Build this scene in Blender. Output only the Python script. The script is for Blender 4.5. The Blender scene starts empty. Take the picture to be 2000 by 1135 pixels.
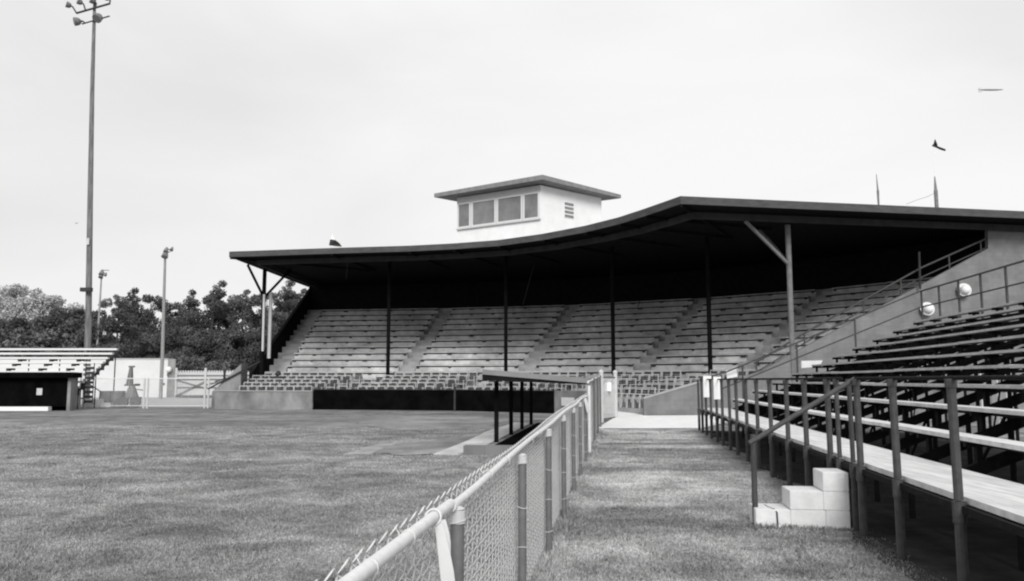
import bpy, bmesh, math, random
import numpy as np
from mathutils import Vector, Matrix
random.seed(7); RNG = np.random.default_rng(7)
S = bpy.context.scene
COL = S.collection
# ------------------------------------------------------------------ camera, world, sun, exposure
H = 1.65
FPX = 1600.0
PITCH = math.atan(174.5 / FPX)
cam = bpy.data.cameras.new('camera'); camo = bpy.data.objects.new('camera', cam); COL.objects.link(camo)
cam.sensor_width = 36.0; cam.lens = 36.0 * FPX / 2000.0
cam.clip_start = 0.05; cam.clip_end = 5000
camo.location = (0, 0, H); camo.rotation_euler = (math.pi / 2 + PITCH, 0, 0)
S.camera = camo
S.view_settings.view_transform = 'Standard'; S.view_settings.look = 'None'
S.view_settings.exposure = 0.0; S.view_settings.gamma = 1.0
S.cycles.use_denoising = True
S.cycles.filter_width = 2.15
S.cycles.max_bounces = 6; S.cycles.diffuse_bounces = 3; S.cycles.transparent_max_bounces = 8
SUN_EL = math.radians(31.5); SUN_AZ = math.atan2(0.06, -0.99)   # towards the sun: right of and behind the camera
to_sun = Vector((math.cos(SUN_EL) * math.sin(SUN_AZ), math.cos(SUN_EL) * math.cos(SUN_AZ), math.sin(SUN_EL)))
w = bpy.data.worlds.new('World'); S.world = w; w.use_nodes = True
nt = w.node_tree; nt.nodes.clear()
def nd(tree, t, **k):
    n = tree.nodes.new(t)
    for a, v in k.items(): setattr(n, a, v)
    return n
sky = nd(nt, 'ShaderNodeTexSky', sky_type='NISHITA', sun_disc=False)
sky.sun_elevation = SUN_EL; sky.sun_rotation = SUN_AZ; sky.dust_density = 3.0
bw = nd(nt, 'ShaderNodeRGBToBW'); nt.links.new(sky.outputs[0], bw.inputs[0])
tc = nd(nt, 'ShaderNodeTexCoord')
mp = nd(nt, 'ShaderNodeMapping'); mp.inputs['Scale'].default_value = (1.0, 1.0, 2.2); mp.inputs['Location'].default_value = (3.1, 0.4, 0.7)
nt.links.new(tc.outputs['Generated'], mp.inputs[0])
n1 = nd(nt, 'ShaderNodeTexNoise'); n1.inputs['Scale'].default_value = 1.7; n1.inputs['Detail'].default_value = 5; n1.inputs['Roughness'].default_value = 0.5
n1.inputs['Distortion'].default_value = 0.6
nt.links.new(mp.outputs[0], n1.inputs['Vector'])
mr = nd(nt, 'ShaderNodeMapRange'); mr.inputs['From Min'].default_value = 0.32; mr.inputs['From Max'].default_value = 0.66
mr.inputs['To Min'].default_value = 8.3; mr.inputs['To Max'].default_value = 9.9
nt.links.new(n1.outputs[0], mr.inputs[0])
mx = nd(nt, 'ShaderNodeMix'); mx.data_type = 'FLOAT'; mx.inputs[0].default_value = 0.93   # high overcast veil over the sky
nt.links.new(bw.outputs[0], mx.inputs[2]); nt.links.new(mr.outputs[0], mx.inputs[3])
bg = nd(nt, 'ShaderNodeBackground'); bg.inputs[1].default_value = 0.1
nt.links.new(mx.outputs[0], bg.inputs[0])
wo = nd(nt, 'ShaderNodeOutputWorld'); nt.links.new(bg.outputs[0], wo.inputs[0])
sl = bpy.data.lights.new('sun', 'SUN'); sl.energy = 2.9; sl.angle = math.radians(24); sl.color = (1, 0.995, 0.985)
so = bpy.data.objects.new('sun', sl); COL.objects.link(so)
so.rotation_euler = (-to_sun).to_track_quat('-Z', 'Y').to_euler(); so.location = (10, -20, 40)

# ------------------------------------------------------------------ pixel rays and the fence frame
cp, sp = math.cos(PITCH), math.sin(PITCH)
TH = math.atan(209 / 1600); ct, st = math.cos(TH), math.sin(TH)
def ray(px, py):
    u = (px - 1000) / FPX; v = -(py - 567.5) / FPX
    return (u, cp - v * sp, sp + v * cp)
def atY(px, py, Y):
    r = ray(px, py); k = Y / r[1]; return (r[0] * k, Y, H + r[2] * k)
def atz(px, py, z=0.0):
    r = ray(px, py); k = (z - H) / r[2]; return (r[0] * k, r[1] * k, z)
def F(X, Y, z=0.0): return (X * ct + Y * st, -X * st + Y * ct, z)
def toF(p): return (p[0] * ct - p[1] * st, p[0] * st + p[1] * ct)

# ------------------------------------------------------------------ materials (all neutral: a black and white photograph)
MATS = {}
def mat(name, v, rough=0.8, var=0.12, scale=3.0, detail=5, bump=0.0, bscale=None, metallic=0.0, v2=None, stretch=(1, 1, 1), coarse=0.0, spec=0.35):
    m = bpy.data.materials.new(name); m.use_nodes = True; t = m.node_tree
    b = t.nodes['Principled BSDF']; b.inputs['Roughness'].default_value = rough; b.inputs['Metallic'].default_value = metallic
    b.inputs['Specular IOR Level'].default_value = spec
    g = nd(t, 'ShaderNodeNewGeometry'); mp = nd(t, 'ShaderNodeMapping'); mp.inputs['Scale'].default_value = stretch
    t.links.new(g.outputs['Position'], mp.inputs[0])
    n = nd(t, 'ShaderNodeTexNoise'); n.inputs['Scale'].default_value = scale; n.inputs['Detail'].default_value = detail; n.inputs['Roughness'].default_value = 0.62
    t.links.new(mp.outputs[0], n.inputs['Vector'])
    r = nd(t, 'ShaderNodeMapRange'); r.inputs['From Min'].default_value = 0.3; r.inputs['From Max'].default_value = 0.7
    lo = v * (1 - var); hi = v * (1 + var) if v2 is None else v2
    r.inputs['To Min'].default_value = lo; r.inputs['To Max'].default_value = hi
    t.links.new(n.outputs[0], r.inputs[0]); out = r.outputs[0]
    if coarse:
        n2 = nd(t, 'ShaderNodeTexNoise'); n2.inputs['Scale'].default_value = scale * 0.17; n2.inputs['Detail'].default_value = 3
        t.links.new(mp.outputs[0], n2.inputs['Vector'])
        r2 = nd(t, 'ShaderNodeMapRange'); r2.inputs['From Min'].default_value = 0.35; r2.inputs['From Max'].default_value = 0.65
        r2.inputs['To Min'].default_value = 1 - coarse; r2.inputs['To Max'].default_value = 1 + coarse
        t.links.new(n2.outputs[0], r2.inputs[0])
        mu = nd(t, 'ShaderNodeMath', operation='MULTIPLY'); t.links.new(out, mu.inputs[0]); t.links.new(r2.outputs[0], mu.inputs[1]); out = mu.outputs[0]
    t.links.new(out, b.inputs['Base Color'])
    if bump:
        n3 = nd(t, 'ShaderNodeTexNoise'); n3.inputs['Scale'].default_value = bscale or scale * 6; n3.inputs['Detail'].default_value = 4
        t.links.new(mp.outputs[0], n3.inputs['Vector'])
        bu = nd(t, 'ShaderNodeBump'); bu.inputs['Strength'].default_value = bump; bu.inputs['Distance'].default_value = 0.03
        t.links.new(n3.outputs[0], bu.inputs['Height']); t.links.new(bu.outputs[0], b.inputs['Normal'])
    MATS[name] = m; return m
def brick_mat(name, c1, c2, mortar, bw_=0.4, bh=0.2, rough=0.9):
    m = bpy.data.materials.new(name); m.use_nodes = True; t = m.node_tree; b = t.nodes['Principled BSDF']; b.inputs['Roughness'].default_value = rough
    g = nd(t, 'ShaderNodeNewGeometry'); sx = nd(t, 'ShaderNodeSeparateXYZ'); t.links.new(g.outputs['Position'], sx.inputs[0])
    cb = nd(t, 'ShaderNodeCombineXYZ'); t.links.new(sx.outputs[0], cb.inputs[0]); t.links.new(sx.outputs[2], cb.inputs[1])
    br = nd(t, 'ShaderNodeTexBrick'); br.inputs['Scale'].default_value = 1; br.inputs['Brick Width'].default_value = bw_; br.inputs['Row Height'].default_value = bh
    br.inputs['Mortar Size'].default_value = 0.008; br.inputs['Color1'].default_value = (c1,) * 3 + (1,); br.inputs['Color2'].default_value = (c2,) * 3 + (1,); br.inputs['Mortar'].default_value = (mortar,) * 3 + (1,)
    t.links.new(cb.outputs[0], br.inputs['Vector'])
    n = nd(t, 'ShaderNodeTexNoise'); n.inputs['Scale'].default_value = 1.6; n.inputs['Detail'].default_value = 6; t.links.new(g.outputs['Position'], n.inputs['Vector'])
    r = nd(t, 'ShaderNodeMapRange'); r.inputs['From Min'].default_value = 0.3; r.inputs['From Max'].default_value = 0.7; r.inputs['To Min'].default_value = 0.8; r.inputs['To Max'].default_value = 1.15
    t.links.new(n.outputs[0], r.inputs[0])
    bwn = nd(t, 'ShaderNodeRGBToBW'); t.links.new(br.outputs[0], bwn.inputs[0])
    mu = nd(t, 'ShaderNodeMath', operation='MULTIPLY'); t.links.new(bwn.outputs[0], mu.inputs[0]); t.links.new(r.outputs[0], mu.inputs[1])
    t.links.new(mu.outputs[0], b.inputs['Base Color']); return m
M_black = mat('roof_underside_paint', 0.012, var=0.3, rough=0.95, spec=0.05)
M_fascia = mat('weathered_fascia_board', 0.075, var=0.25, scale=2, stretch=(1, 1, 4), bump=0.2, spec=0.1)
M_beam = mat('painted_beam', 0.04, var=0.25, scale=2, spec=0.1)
M_column = mat('column_paint', 0.007, var=0.35, scale=4, spec=0.03)  # near-black column tone, with the shade under the roof put into the colour
M_seatdeck = mat('worn_grandstand_boards', 0.33, var=0.3, scale=1.1, coarse=0.28, bump=0.2, stretch=(1, 1, 2.5))
M_aisle = mat('aisle_concrete', 0.33, var=0.15, scale=1.2, coarse=0.1)
M_bench = mat('bench_paint', 0.46, var=0.3, scale=1.8, coarse=0.25)
M_conc = mat('stained_concrete', 0.185, var=0.38, scale=1.3, coarse=0.4, bump=0.3, bscale=20, stretch=(1, 1, 0.7))
M_block = brick_mat('concrete_block_wall', 0.165, 0.185, 0.15)
M_roofing = mat('roof_sheet', 0.3, var=0.15)
M_padding = mat('black_backstop_board', 0.004, var=0.5, scale=1.5, rough=0.98, spec=0.01)
M_white = mat('white_paint', 0.76, var=0.05, scale=2, rough=0.6, coarse=0.04)
M_whitedirty = mat('weathered_white_paint', 0.67, var=0.09, scale=7, rough=0.85, coarse=0.1, bump=0.18, bscale=40)
mat('dull_white', 0.62, var=0.06, scale=0.6, coarse=0.05)  # even, slightly duller white
M_trim = mat('pale_trim', 0.5, var=0.08, scale=6)
M_glass = mat('window_pane', 0.17, var=0.35, scale=0.8, rough=0.12, spec=0.6)  # base colour lightened to paint in the sky's reflection
M_louver = mat('louver_metal', 0.2, var=0.2)
M_steel = mat('bleacher_steel', 0.055, var=0.28, scale=14, rough=0.65, bump=0.25, spec=0.35)
M_darksteel = mat('bleacher_dark_steel', 0.014, var=0.4, scale=12, rough=0.85, spec=0.1)
M_plank = mat('bleacher_plank', 0.60, var=0.2, scale=7, rough=0.75, coarse=0.12, bump=0.3, stretch=(6, 0.5, 1))
M_plankshade = mat('bleacher_plank_shaded', 0.46, var=0.16, scale=9, rough=0.75, coarse=0.1)  # greyer plank copy, shade on the upper rows put into the colour
M_foot = mat('shade_dark_footboard', 0.03, var=0.5, scale=4, rough=0.9, spec=0.1)  # near-black: the shade between the seats is put into the board colour
M_galv = mat('galvanized_pipe', 0.66, var=0.1, scale=20, rough=0.6, metallic=0.0, bump=0.1)
M_galvpost = mat('galvanized_post', 0.15, var=0.18, scale=12, rough=0.6, metallic=0.15)
M_wire = mat('galvanized_wire', 0.56, var=0.15, scale=50, rough=0.6)
M_path = mat('pale_concrete_path', 0.8, var=0.06, scale=2, rough=0.9)
M_dirt = mat('packed_dirt', 0.235, var=0.22, scale=2.2, coarse=0.25, rough=1, bump=0.3, bscale=12, spec=0.02)
M_chalk = mat('pale_dry_turf', 0.31, var=0.3, scale=2, rough=1, spec=0.02)
M_apron = mat('worn_concrete', 0.5, var=0.22, scale=2.5, coarse=0.15, rough=0.95, bump=0.2)
M_track = mat('pale_gravel', 0.38, var=0.12, scale=1.5, rough=1, coarse=0.08, spec=0.02)
M_bark = mat('bark', 0.07, var=0.35, scale=3, bump=0.4, stretch=(3, 3, 0.6), spec=0.05)
M_wood = mat('weathered_pole_wood', 0.16, var=0.45, scale=2.2, bump=0.3, stretch=(3, 3, 0.35), spec=0.05)
M_woodpale = mat('pale_pole_wood', 0.26, var=0.2, scale=3, stretch=(3, 3, 0.5), spec=0.05)
M_lamp = mat('lamp_housing', 0.16, var=0.3, scale=6, rough=0.5)
M_lamppale = mat('lamp_reflector', 0.5, var=0.15, rough=0.4)
M_dark = mat('dark_metal', 0.03, var=0.4, rough=0.7)
M_chair = mat('chair_frame_paint', 0.42, var=0.12, scale=5)
M_chairback = mat('chair_slats', 0.05, var=0.3, scale=5)
M_cloth = mat('white_cloth', 0.6, var=0.05, rough=0.95)
M_flag = mat('dark_flag_cloth', 0.03, var=0.4)
M_dugroof = mat('dugout_roofing', 0.21, var=0.12, scale=3, rough=0.9)
def leaf_mat(name, v, v2, sc):
    m = mat(name, v, var=0.35, v2=v2, scale=sc, detail=3, rough=0.9, spec=0.08)
    return m
M_leafA = leaf_mat('dark_leaves', 0.05, 0.13, 0.4)
M_leafB = leaf_mat('mid_leaves', 0.08, 0.19, 0.4)
M_leafC = leaf_mat('pale_leaves', 0.34, 0.56, 0.5)
def grass_mat(name, k=1.0):
    m = bpy.data.materials.new(name); m.use_nodes = True; t = m.node_tree; b = t.nodes['Principled BSDF']; b.inputs['Roughness'].default_value = 1.0; b.inputs['Specular IOR Level'].default_value = 0.03
    g = nd(t, 'ShaderNodeNewGeometry')
    def noise(sc, det, st_=(1, 1, 1), rough=0.6, dist=0.0):
        mp = nd(t, 'ShaderNodeMapping'); mp.inputs['Scale'].default_value = st_; t.links.new(g.outputs['Position'], mp.inputs[0])
        n = nd(t, 'ShaderNodeTexNoise'); n.inputs['Scale'].default_value = sc; n.inputs['Detail'].default_value = det; n.inputs['Roughness'].default_value = rough; n.inputs['Distortion'].default_value = dist
        t.links.new(mp.outputs[0], n.inputs['Vector']); return n.outputs[0]
    def rng(x, a, b_, c, d):
        r = nd(t, 'ShaderNodeMapRange'); r.inputs['From Min'].default_value = a; r.inputs['From Max'].default_value = b_; r.inputs['To Min'].default_value = c; r.inputs['To Max'].default_value = d
        t.links.new(x, r.inputs[0]); return r.outputs[0]
    def mul(a, b_):
        q = nd(t, 'ShaderNodeMath', operation='MULTIPLY'); t.links.new(a, q.inputs[0]); t.links.new(b_, q.inputs[1]); return q.outputs[0]
    fine = rng(noise(20, 5, rough=0.75), 0.32, 0.68, 0.70, 1.28)
    mid = rng(noise(1.0, 6, rough=0.7, dist=0.6), 0.37, 0.63, 0.69, 1.31)
    big = rng(noise(0.13, 4, (1, 1.7, 1)), 0.38, 0.62, 0.80, 1.18)
    specks = rng(noise(9, 2), 0.66, 0.72, 1.0, 0.45)
    v = mul(mul(mul(fine, mid), big), specks)
    # trampled, dried-out turf of the walk between fence and bleachers (bands of worn ground)
    sx = nd(t, 'ShaderNodeSeparateXYZ'); t.links.new(g.outputs['Position'], sx.inputs[0])
    walk = rng(sx.outputs[0], 0.4, 1.2, 0.0, 1.0)
    band = rng(noise(0.30, 3, (0.5, 1.9, 1), dist=0.4), 0.40, 0.62, 0.80, 1.5)
    mxn = nd(t, 'ShaderNodeMix'); mxn.data_type = 'FLOAT'; mxn.inputs[2].default_value = 1.0
    t.links.new(walk, mxn.inputs[0]); t.links.new(band, mxn.inputs[3])
    v = mul(v, mxn.outputs[0])
    sc = nd(t, 'ShaderNodeMath', operation='MULTIPLY'); t.links.new(v, sc.inputs[0]); sc.inputs[1].default_value = 0.212 * k
    t.links.new(sc.outputs[0], b.inputs['Base Color'])
    bu = nd(t, 'ShaderNodeBump'); bu.inputs['Strength'].default_value = 0.6; bu.inputs['Distance'].default_value = 0.05
    n3 = nd(t, 'ShaderNodeTexNoise'); n3.inputs['Scale'].default_value = 22; n3.inputs['Detail'].default_value = 4; t.links.new(g.outputs['Position'], n3.inputs['Vector'])
    t.links.new(n3.outputs[0], bu.inputs['Height']); t.links.new(bu.outputs[0], b.inputs['Normal'])
    return m
M_grass = grass_mat('mown_grass'); M_blade = grass_mat('grass_blades', 1.5)

# ------------------------------------------------------------------ mesh collector
class MB:
    def __init__(s): s.v = []; s.f = []; s.arr = []
    def add(s, vs, fs):
        o = len(s.v); s.v += [tuple(p) for p in vs]; s.f += [tuple(i + o for i in f) for f in fs]; return s
    def hexa(s, b4, t4):
        return s.add(list(b4) + list(t4), [(3, 2, 1, 0), (4, 5, 6, 7), (0, 1, 5, 4), (1, 2, 6, 5), (2, 3, 7, 6), (3, 0, 4, 7)])
    def box(s, x0, x1, y0, y1, z0, z1, fr=None):
        g = fr or (lambda x, y, z: (x, y, z))
        return s.hexa([g(x0, y0, z0), g(x1, y0, z0), g(x1, y1, z0), g(x0, y1, z0)], [g(x0, y0, z1), g(x1, y0, z1), g(x1, y1, z1), g(x0, y1, z1)])
    def prism(s, poly, z0, z1):
        n = len(poly); z0s = z0 if isinstance(z0, (list, tuple)) else [z0] * n; z1s = z1 if isinstance(z1, (list, tuple)) else [z1] * n
        vs = [(p[0], p[1], a) for p, a in zip(poly, z0s)] + [(p[0], p[1], a) for p, a in zip(poly, z1s)]
        fs = [tuple(range(n - 1, -1, -1)), tuple(range(n, 2 * n))] + [(i, (i + 1) % n, n + (i + 1) % n, n + i) for i in range(n)]
        return s.add(vs, fs)
    def bar(s, a, b, wd, ht, up=(0, 0, 1)):
        a = Vector(a); b = Vector(b); d = (b - a).normalized(); u = Vector(up)
        sd = d.cross(u)
        if sd.length < 1e-4: sd = d.cross(Vector((1, 0, 0)))
        sd.normalize(); u = sd.cross(d).normalized(); sd *= wd / 2; u *= ht / 2
        return s.hexa([a - sd - u, a + sd - u, b + sd - u, b - sd - u], [a - sd + u, a + sd + u, b + sd + u, b - sd + u])
    def tube(s, pts, r, n=8, cap=True):
        pts = [Vector(p) for p in pts]; rs = r if isinstance(r, (list, tuple)) else [r] * len(pts)
        if cap and n >= 6 and len(pts) >= 2:      # short end rings keep smooth shading clean next to the caps
            if not isinstance(r, (list, tuple)): rs = [r] * len(pts)
            d0 = pts[1] - pts[0]; d1 = pts[-2] - pts[-1]
            if d0.length > 0.03 and d1.length > 0.03:
                k0 = 0.004 / d0.length; k1 = 0.004 / d1.length
                pts = [pts[0], pts[0] + d0 * k0] + pts[1:-1] + [pts[-1] + d1 * k1, pts[-1]]
                rs = [rs[0], rs[0] + (rs[1] - rs[0]) * k0] + list(rs[1:-1]) + [rs[-1] + (rs[-2] - rs[-1]) * k1, rs[-1]]
        vs = []; fs = []; prev = None
        for i, p in enumerate(pts):
            d = (pts[min(i + 1, len(pts) - 1)] - pts[max(i - 1, 0)]).normalized()
            if prev is None:
                a = Vector((0, 0, 1)) if abs(d.z) < 0.9 else Vector((1, 0, 0)); u = d.cross(a).normalized()
            else: u = (prev - d * prev.dot(d)).normalized()
            prev = u; q = d.cross(u)
            for k in range(n):
                t = 2 * math.pi * k / n; vs.append(p + (u * math.cos(t) + q * math.sin(t)) * rs[i])
        for i in range(len(pts) - 1):
            for k in range(n): fs.append((i * n + k, i * n + (k + 1) % n, (i + 1) * n + (k + 1) % n, (i + 1) * n + k))
        if cap: fs += [tuple(range(n - 1, -1, -1)), tuple(range((len(pts) - 1) * n, len(pts) * n))]
        return s.add(vs, fs)
    def ball(s, c, r, nu=10, nv=7, sc=(1, 1, 1)):
        vs = []; fs = []
        for j in range(nv + 1):
            ph = math.pi * j / nv
            for i in range(nu):
                t = 2 * math.pi * i / nu; vs.append((c[0] + r * sc[0] * math.sin(ph) * math.cos(t), c[1] + r * sc[1] * math.sin(ph) * math.sin(t), c[2] + r * sc[2] * math.cos(ph)))
        for j in range(nv):
            for i in range(nu): fs.append((j * nu + i, (j + 1) * nu + i, (j + 1) * nu + (i + 1) % nu, j * nu + (i + 1) % nu))
        return s.add(vs, fs)
    def cone(s, a, b, r0, r1, n=12): return s.tube([a, b], [r0, r1], n)
    def build(s, name, m, parent=None, smooth=False, origin=None):
        off = Vector((0, 0, 0)); q = parent
        while q is not None: off += q.location; q = q.parent
        A = np.array(s.v, dtype=float)
        if parent is None:
            o = Vector(origin) if origin else Vector(((A[:, 0].min() + A[:, 0].max()) / 2, (A[:, 1].min() + A[:, 1].max()) / 2, A[:, 2].min()))
            off = o
        me = bpy.data.meshes.new(name); me.from_pydata([tuple(r) for r in (A - np.array(off))], [], s.f); me.update()
        if m: me.materials.append(m)
        if smooth: me.polygons.foreach_set('use_smooth', [len(f) == 4 for f in s.f])
        ob = bpy.data.objects.new(name, me); COL.objects.link(ob)
        if parent is None: ob.location = off
        else: ob.parent = parent
        return ob
def npmesh(name, V, Fc, m, parent=None, smooth=False):
    off = np.zeros(3); q = parent
    while q is not None: off = off + np.array(q.location); q = q.parent
    me = bpy.data.meshes.new(name); k = Fc.shape[1]
    me.vertices.add(len(V)); me.vertices.foreach_set('co', (V - off).astype(np.float32).ravel())
    me.loops.add(Fc.size); me.loops.foreach_set('vertex_index', Fc.ravel().astype(np.int32))
    me.polygons.add(len(Fc)); me.polygons.foreach_set('loop_start', np.arange(0, Fc.size, k, dtype=np.int32))
    me.update(calc_edges=True); me.validate()
    me.materials.append(m)
    if smooth: me.polygons.foreach_set('use_smooth', [True] * len(me.polygons))
    ob = bpy.data.objects.new(name, me); COL.objects.link(ob)
    if parent is not None: ob.parent = parent
    return ob
def tag(o, label=None, cat=None, group=None, kind=None):
    if label: o['label'] = label
    if cat: o['category'] = cat
    if group: o['group'] = group
    if kind: o['kind'] = kind
    return o
def thing(name, loc, label, cat, group=None):
    o = bpy.data.objects.new(name, None); COL.objects.link(o); o.location = loc; o.empty_display_size = 0.2
    return tag(o, label, cat, group)
def dup(root, loc, rz=0, label=None, group=None, scale=None):
    r = root.copy(); COL.objects.link(r); r.location = loc; r.rotation_euler = (0, 0, rz)
    if scale: r.scale = scale
    if label: r['label'] = label
    if group: r['group'] = group
    for ch in list(root.children):
        c = ch.copy(); COL.objects.link(c); c.parent = r
        for g in ch.children:
            d = g.copy(); COL.objects.link(d); d.parent = c
    return r

# ================================================================== SETTING
g = MB(); R = 1600
g.add([(-R, -60, 0), (R, -60, 0), (R, R, 0), (-R, R, 0)], [(0, 1, 2, 3)])
tag(g.build('ground', M_grass), 'grey mown grass of the ballfield and the walk beside the bleachers', 'ground', kind='structure')
def sheet(name, pts, z, m, label, cat='ground', wob=0.0, sub=6):
    P = []
    n = len(pts)
    for i in range(n):
        a = pts[i]; b = pts[(i + 1) % n]
        for k in range(sub if wob else 1):
            t = k / (sub if wob else 1)
            P.append((a[0] + (b[0] - a[0]) * t + random.uniform(-wob, wob), a[1] + (b[1] - a[1]) * t + random.uniform(-wob, wob)))
    q = MB(); q.add([(p[0], p[1], z) for p in P], [tuple(range(len(P)))])
    return tag(q.build(name, m), label, cat, kind='structure')
G = lambda x, y: atz(x, y, 0)[:2]
sheet('gravel_track', [(-60, 49.5), (-17.7, 49.3), (-17.7, 100), (-60, 100)], 0.012, M_track, 'pale gravel ground between the field and the white building')
sheet('dry_turf', [G(690, 889), G(735, 866), G(850, 859), G(880, 862), G(760, 875), G(740, 889)], 0.010, M_chalk, 'pale dry turf edge beside the dirt patch', wob=0.28)
sheet('dirt_patch', [G(735, 887), G(765, 869), G(850, 861), G(930, 846), G(1000, 838), G(990, 852), G(935, 862), G(870, 887), G(800, 890)], 0.016, M_dirt, 'bare grey dirt patch in front of the near dugout', wob=0.13)
sheet('dirt_circle', [G(660, 815), G(760, 811), G(940, 812), G(1000, 822), G(940, 838), G(820, 842), G(720, 834)], 0.008, M_dirt, 'smooth grey dirt in front of the black backstop', wob=0.5)
bleacher_shade = [F(2.75 + random.uniform(-0.22, 0.12) - (0.35 if y < 11 else 0) * 1.0, y)[:2] for y in np.arange(3, 27.6, 0.6)] + [F(9.8, 27.4)[:2], F(9.8, 3)[:2]]
q = MB(); q.add([(a[0], a[1], 0.006) for a in bleacher_shade], [tuple(range(len(bleacher_shade) - 1, -1, -1))])  # dark sheet: the shade under the bleacher is put into its colour
tag(q.build('bleacher_shade', mat('shade_dark_ground', 0.045, var=0.35, scale=2.5, coarse=0.25, rough=1, bump=0.4, bscale=14, spec=0.02)), 'ground under the long bleacher, its shade put into a dark colour', 'ground', kind='structure')
# pale concrete path in front of the grandstand (slight ramp)
p = MB()
pa = [G(1168, 836), G(1372, 836), (9.2, 34.2), (5.55, 34.0), (5.2, 36.9), (4.75, 37.5), (4.55, 36.2), (4.1, 33.6)]
p.prism([q[:2] for q in pa], -0.05, [0.02, 0.02, 0.21, 0.19, 0.22, 0.24, 0.2, 0.1])
tag(p.build('path', M_path), 'pale concrete path running below the grandstand side wall', 'path', kind='structure')
# grass blades, near ground
def blades(n, xr, yr, hmin, hmax, seed):
    r = np.random.default_rng(seed)
    fy = yr[0] * (yr[1] / yr[0]) ** r.random(n)      # denser nearby
    fx = xr[0] + (xr[1] - xr[0]) * r.random(n)
    if xr[0] < -3: fx = -0.78 - (fy * 0.95) * r.random(n)
    ok = ~((fx > -4.1) & (fx < -0.9) & (fy > 18.0) & (fy < 31.8)) & ~((fx > 1.45) & (fx < 2.6) & (fy > 9.7) & (fy < 10.25)) & (fy < 28.5)
    fx = fx[ok]; fy = fy[ok]; n = len(fx)
    cl = np.sin(fx * 2.3 + 1.7 * np.sin(fy * 1.1)) * np.sin(fy * 1.9 + fx) * 0.5 + 0.5
    h = (hmin + (hmax - hmin) * r.random(n)) * (0.6 + 0.7 * cl)
    x = fx * ct + fy * st; y = -fx * st + fy * ct
    a = r.random(n) * 2 * np.pi; wd = 0.003 + 0.004 * r.random(n) + fy * 0.0005
    lx = (r.random(n) - 0.5) * h * 1.5; ly = (r.random(n) - 0.5) * h * 1.5
    V = np.empty((n, 3, 3)); dx = np.cos(a) * wd; dy = np.sin(a) * wd
    V[:, 0] = np.stack([x - dx, y - dy, np.zeros(n) - 0.003], 1); V[:, 1] = np.stack([x + dx, y + dy, np.zeros(n) - 0.003], 1)
    V[:, 2] = np.stack([x + lx, y + ly, h], 1)
    return V.reshape(-1, 3)
Vb = np.concatenate([blades(150000, (-0.62, 2.6), (5.5, 28), 0.006, 0.024, 1), blades(230000, (-14, -0.8), (5.5, 28), 0.006, 0.026, 2), 
                     blades(9000, (-0.80, -0.56), (5.2, 28), 0.03, 0.10, 4), blades(700, (1.40, 2.55), (9.62, 9.73), 0.02, 0.07, 5), blades(900, (2.35, 2.72), (5.5, 27), 0.01, 0.035, 6)])
def clumps(nc, per, seed):
    r = np.random.default_rng(seed); fy = 5.8 * (18 / 5.8) ** r.random(nc); fx = np.where(r.random(nc) < 0.4, -0.6 + 3.0 * r.random(nc), -0.8 - fy * 0.9 * r.random(nc))
    n = nc * per; rad = np.repeat(0.02 + 0.07 * r.random(nc), per); hh = np.repeat(0.02 + 0.035 * r.random(nc), per)
    x = np.repeat(fx, per) + r.normal(size=n) * rad; y = np.repeat(fy, per) + r.normal(size=n) * rad; h = hh * (0.5 + 0.7 * r.random(n))
    ok = ~((x > 1.45) & (x < 2.6) & (y > 9.6) & (y < 10.3)); x, y, h = x[ok], y[ok], h[ok]; n = len(x)
    X = x * ct + y * st; Y = -x * st + y * ct; a = r.random(n) * 6.28; w_ = 0.003 + 0.005 * r.random(n)
    V = np.empty((n, 3, 3)); V[:, 0] = np.stack([X - np.cos(a) * w_, Y - np.sin(a) * w_, np.zeros(n)], 1); V[:, 1] = np.stack([X + np.cos(a) * w_, Y + np.sin(a) * w_, np.zeros(n)], 1)
    V[:, 2] = np.stack([X + (r.random(n) - .5) * h * 1.6, Y + (r.random(n) - .5) * h * 1.6, h], 1); return V.reshape(-1, 3)
Vb = np.concatenate([Vb, clumps(900, 45, 9)])
bo = npmesh('grass', Vb, np.arange(len(Vb)).reshape(-1, 3), M_blade)
tag(bo, 'short trampled grass blades covering the near ground', 'grass', kind='stuff')

# ================================================================== GRANDSTAND
gs = thing('grandstand', (0, 47, 0), 'large dark roofed wooden grandstand curving round behind the black backstop', 'grandstand')
EAVE = [atz(x, y, 8.95)[:2] for x, y in ((450, 492), (648, 485), (800, 480.5), (887, 476), (974, 469.5), (1060, 457.5), (1144, 441.6), (1210, 425), (1260, 408.6), (1330, 384))]
ENDE = [atz(x, y, 8.95)[:2] for x, y in ((1700, 399.5), (2000, 413.5))]
e0 = ENDE[0]; e1 = ENDE[1]; ex = (e1[0] - EAVE[-1][0], e1[1] - EAVE[-1][1]); el = math.hypot(*ex); ex = (ex[0] / el, ex[1] / el)
FAR = (EAVE[-1][0] + ex[0] * 20, EAVE[-1][1] + ex[1] * 20)
SP = [(-15.5, 49.6), (-7.3, 48.4), (-0.35, 46.4), (5.4, 43.0), (9.6, 39.2), (12.25, 35.45)]
WP = [(-15.9, 46.95), (-10.4, 46.0), (-3.1, 44.55), (2.0, 40.9), (4.2, 38.4), (5.55, 34.55)]
def norm2(a): l = math.hypot(*a); return (a[0] / l, a[1] / l)
def back_dirs(P, first, last):
    N = []
    for i in range(len(P) - 1):
        d = norm2((P[i + 1][0] - P[i][0], P[i + 1][1] - P[i][1])); N.append((-d[1], d[0]))
    D = []
    for i in range(len(P)):
        if i == 0: v = norm2(first); n = N[0]
        elif i == len(P) - 1: v = norm2(last); n = N[-1]
        else: v = norm2((N[i - 1][0] + N[i][0], N[i - 1][1] + N[i][1])); n = N[i]
        k = v[0] * n[0] + v[1] * n[1]; D.append((v[0] / k, v[1] / k))
    return D
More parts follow.
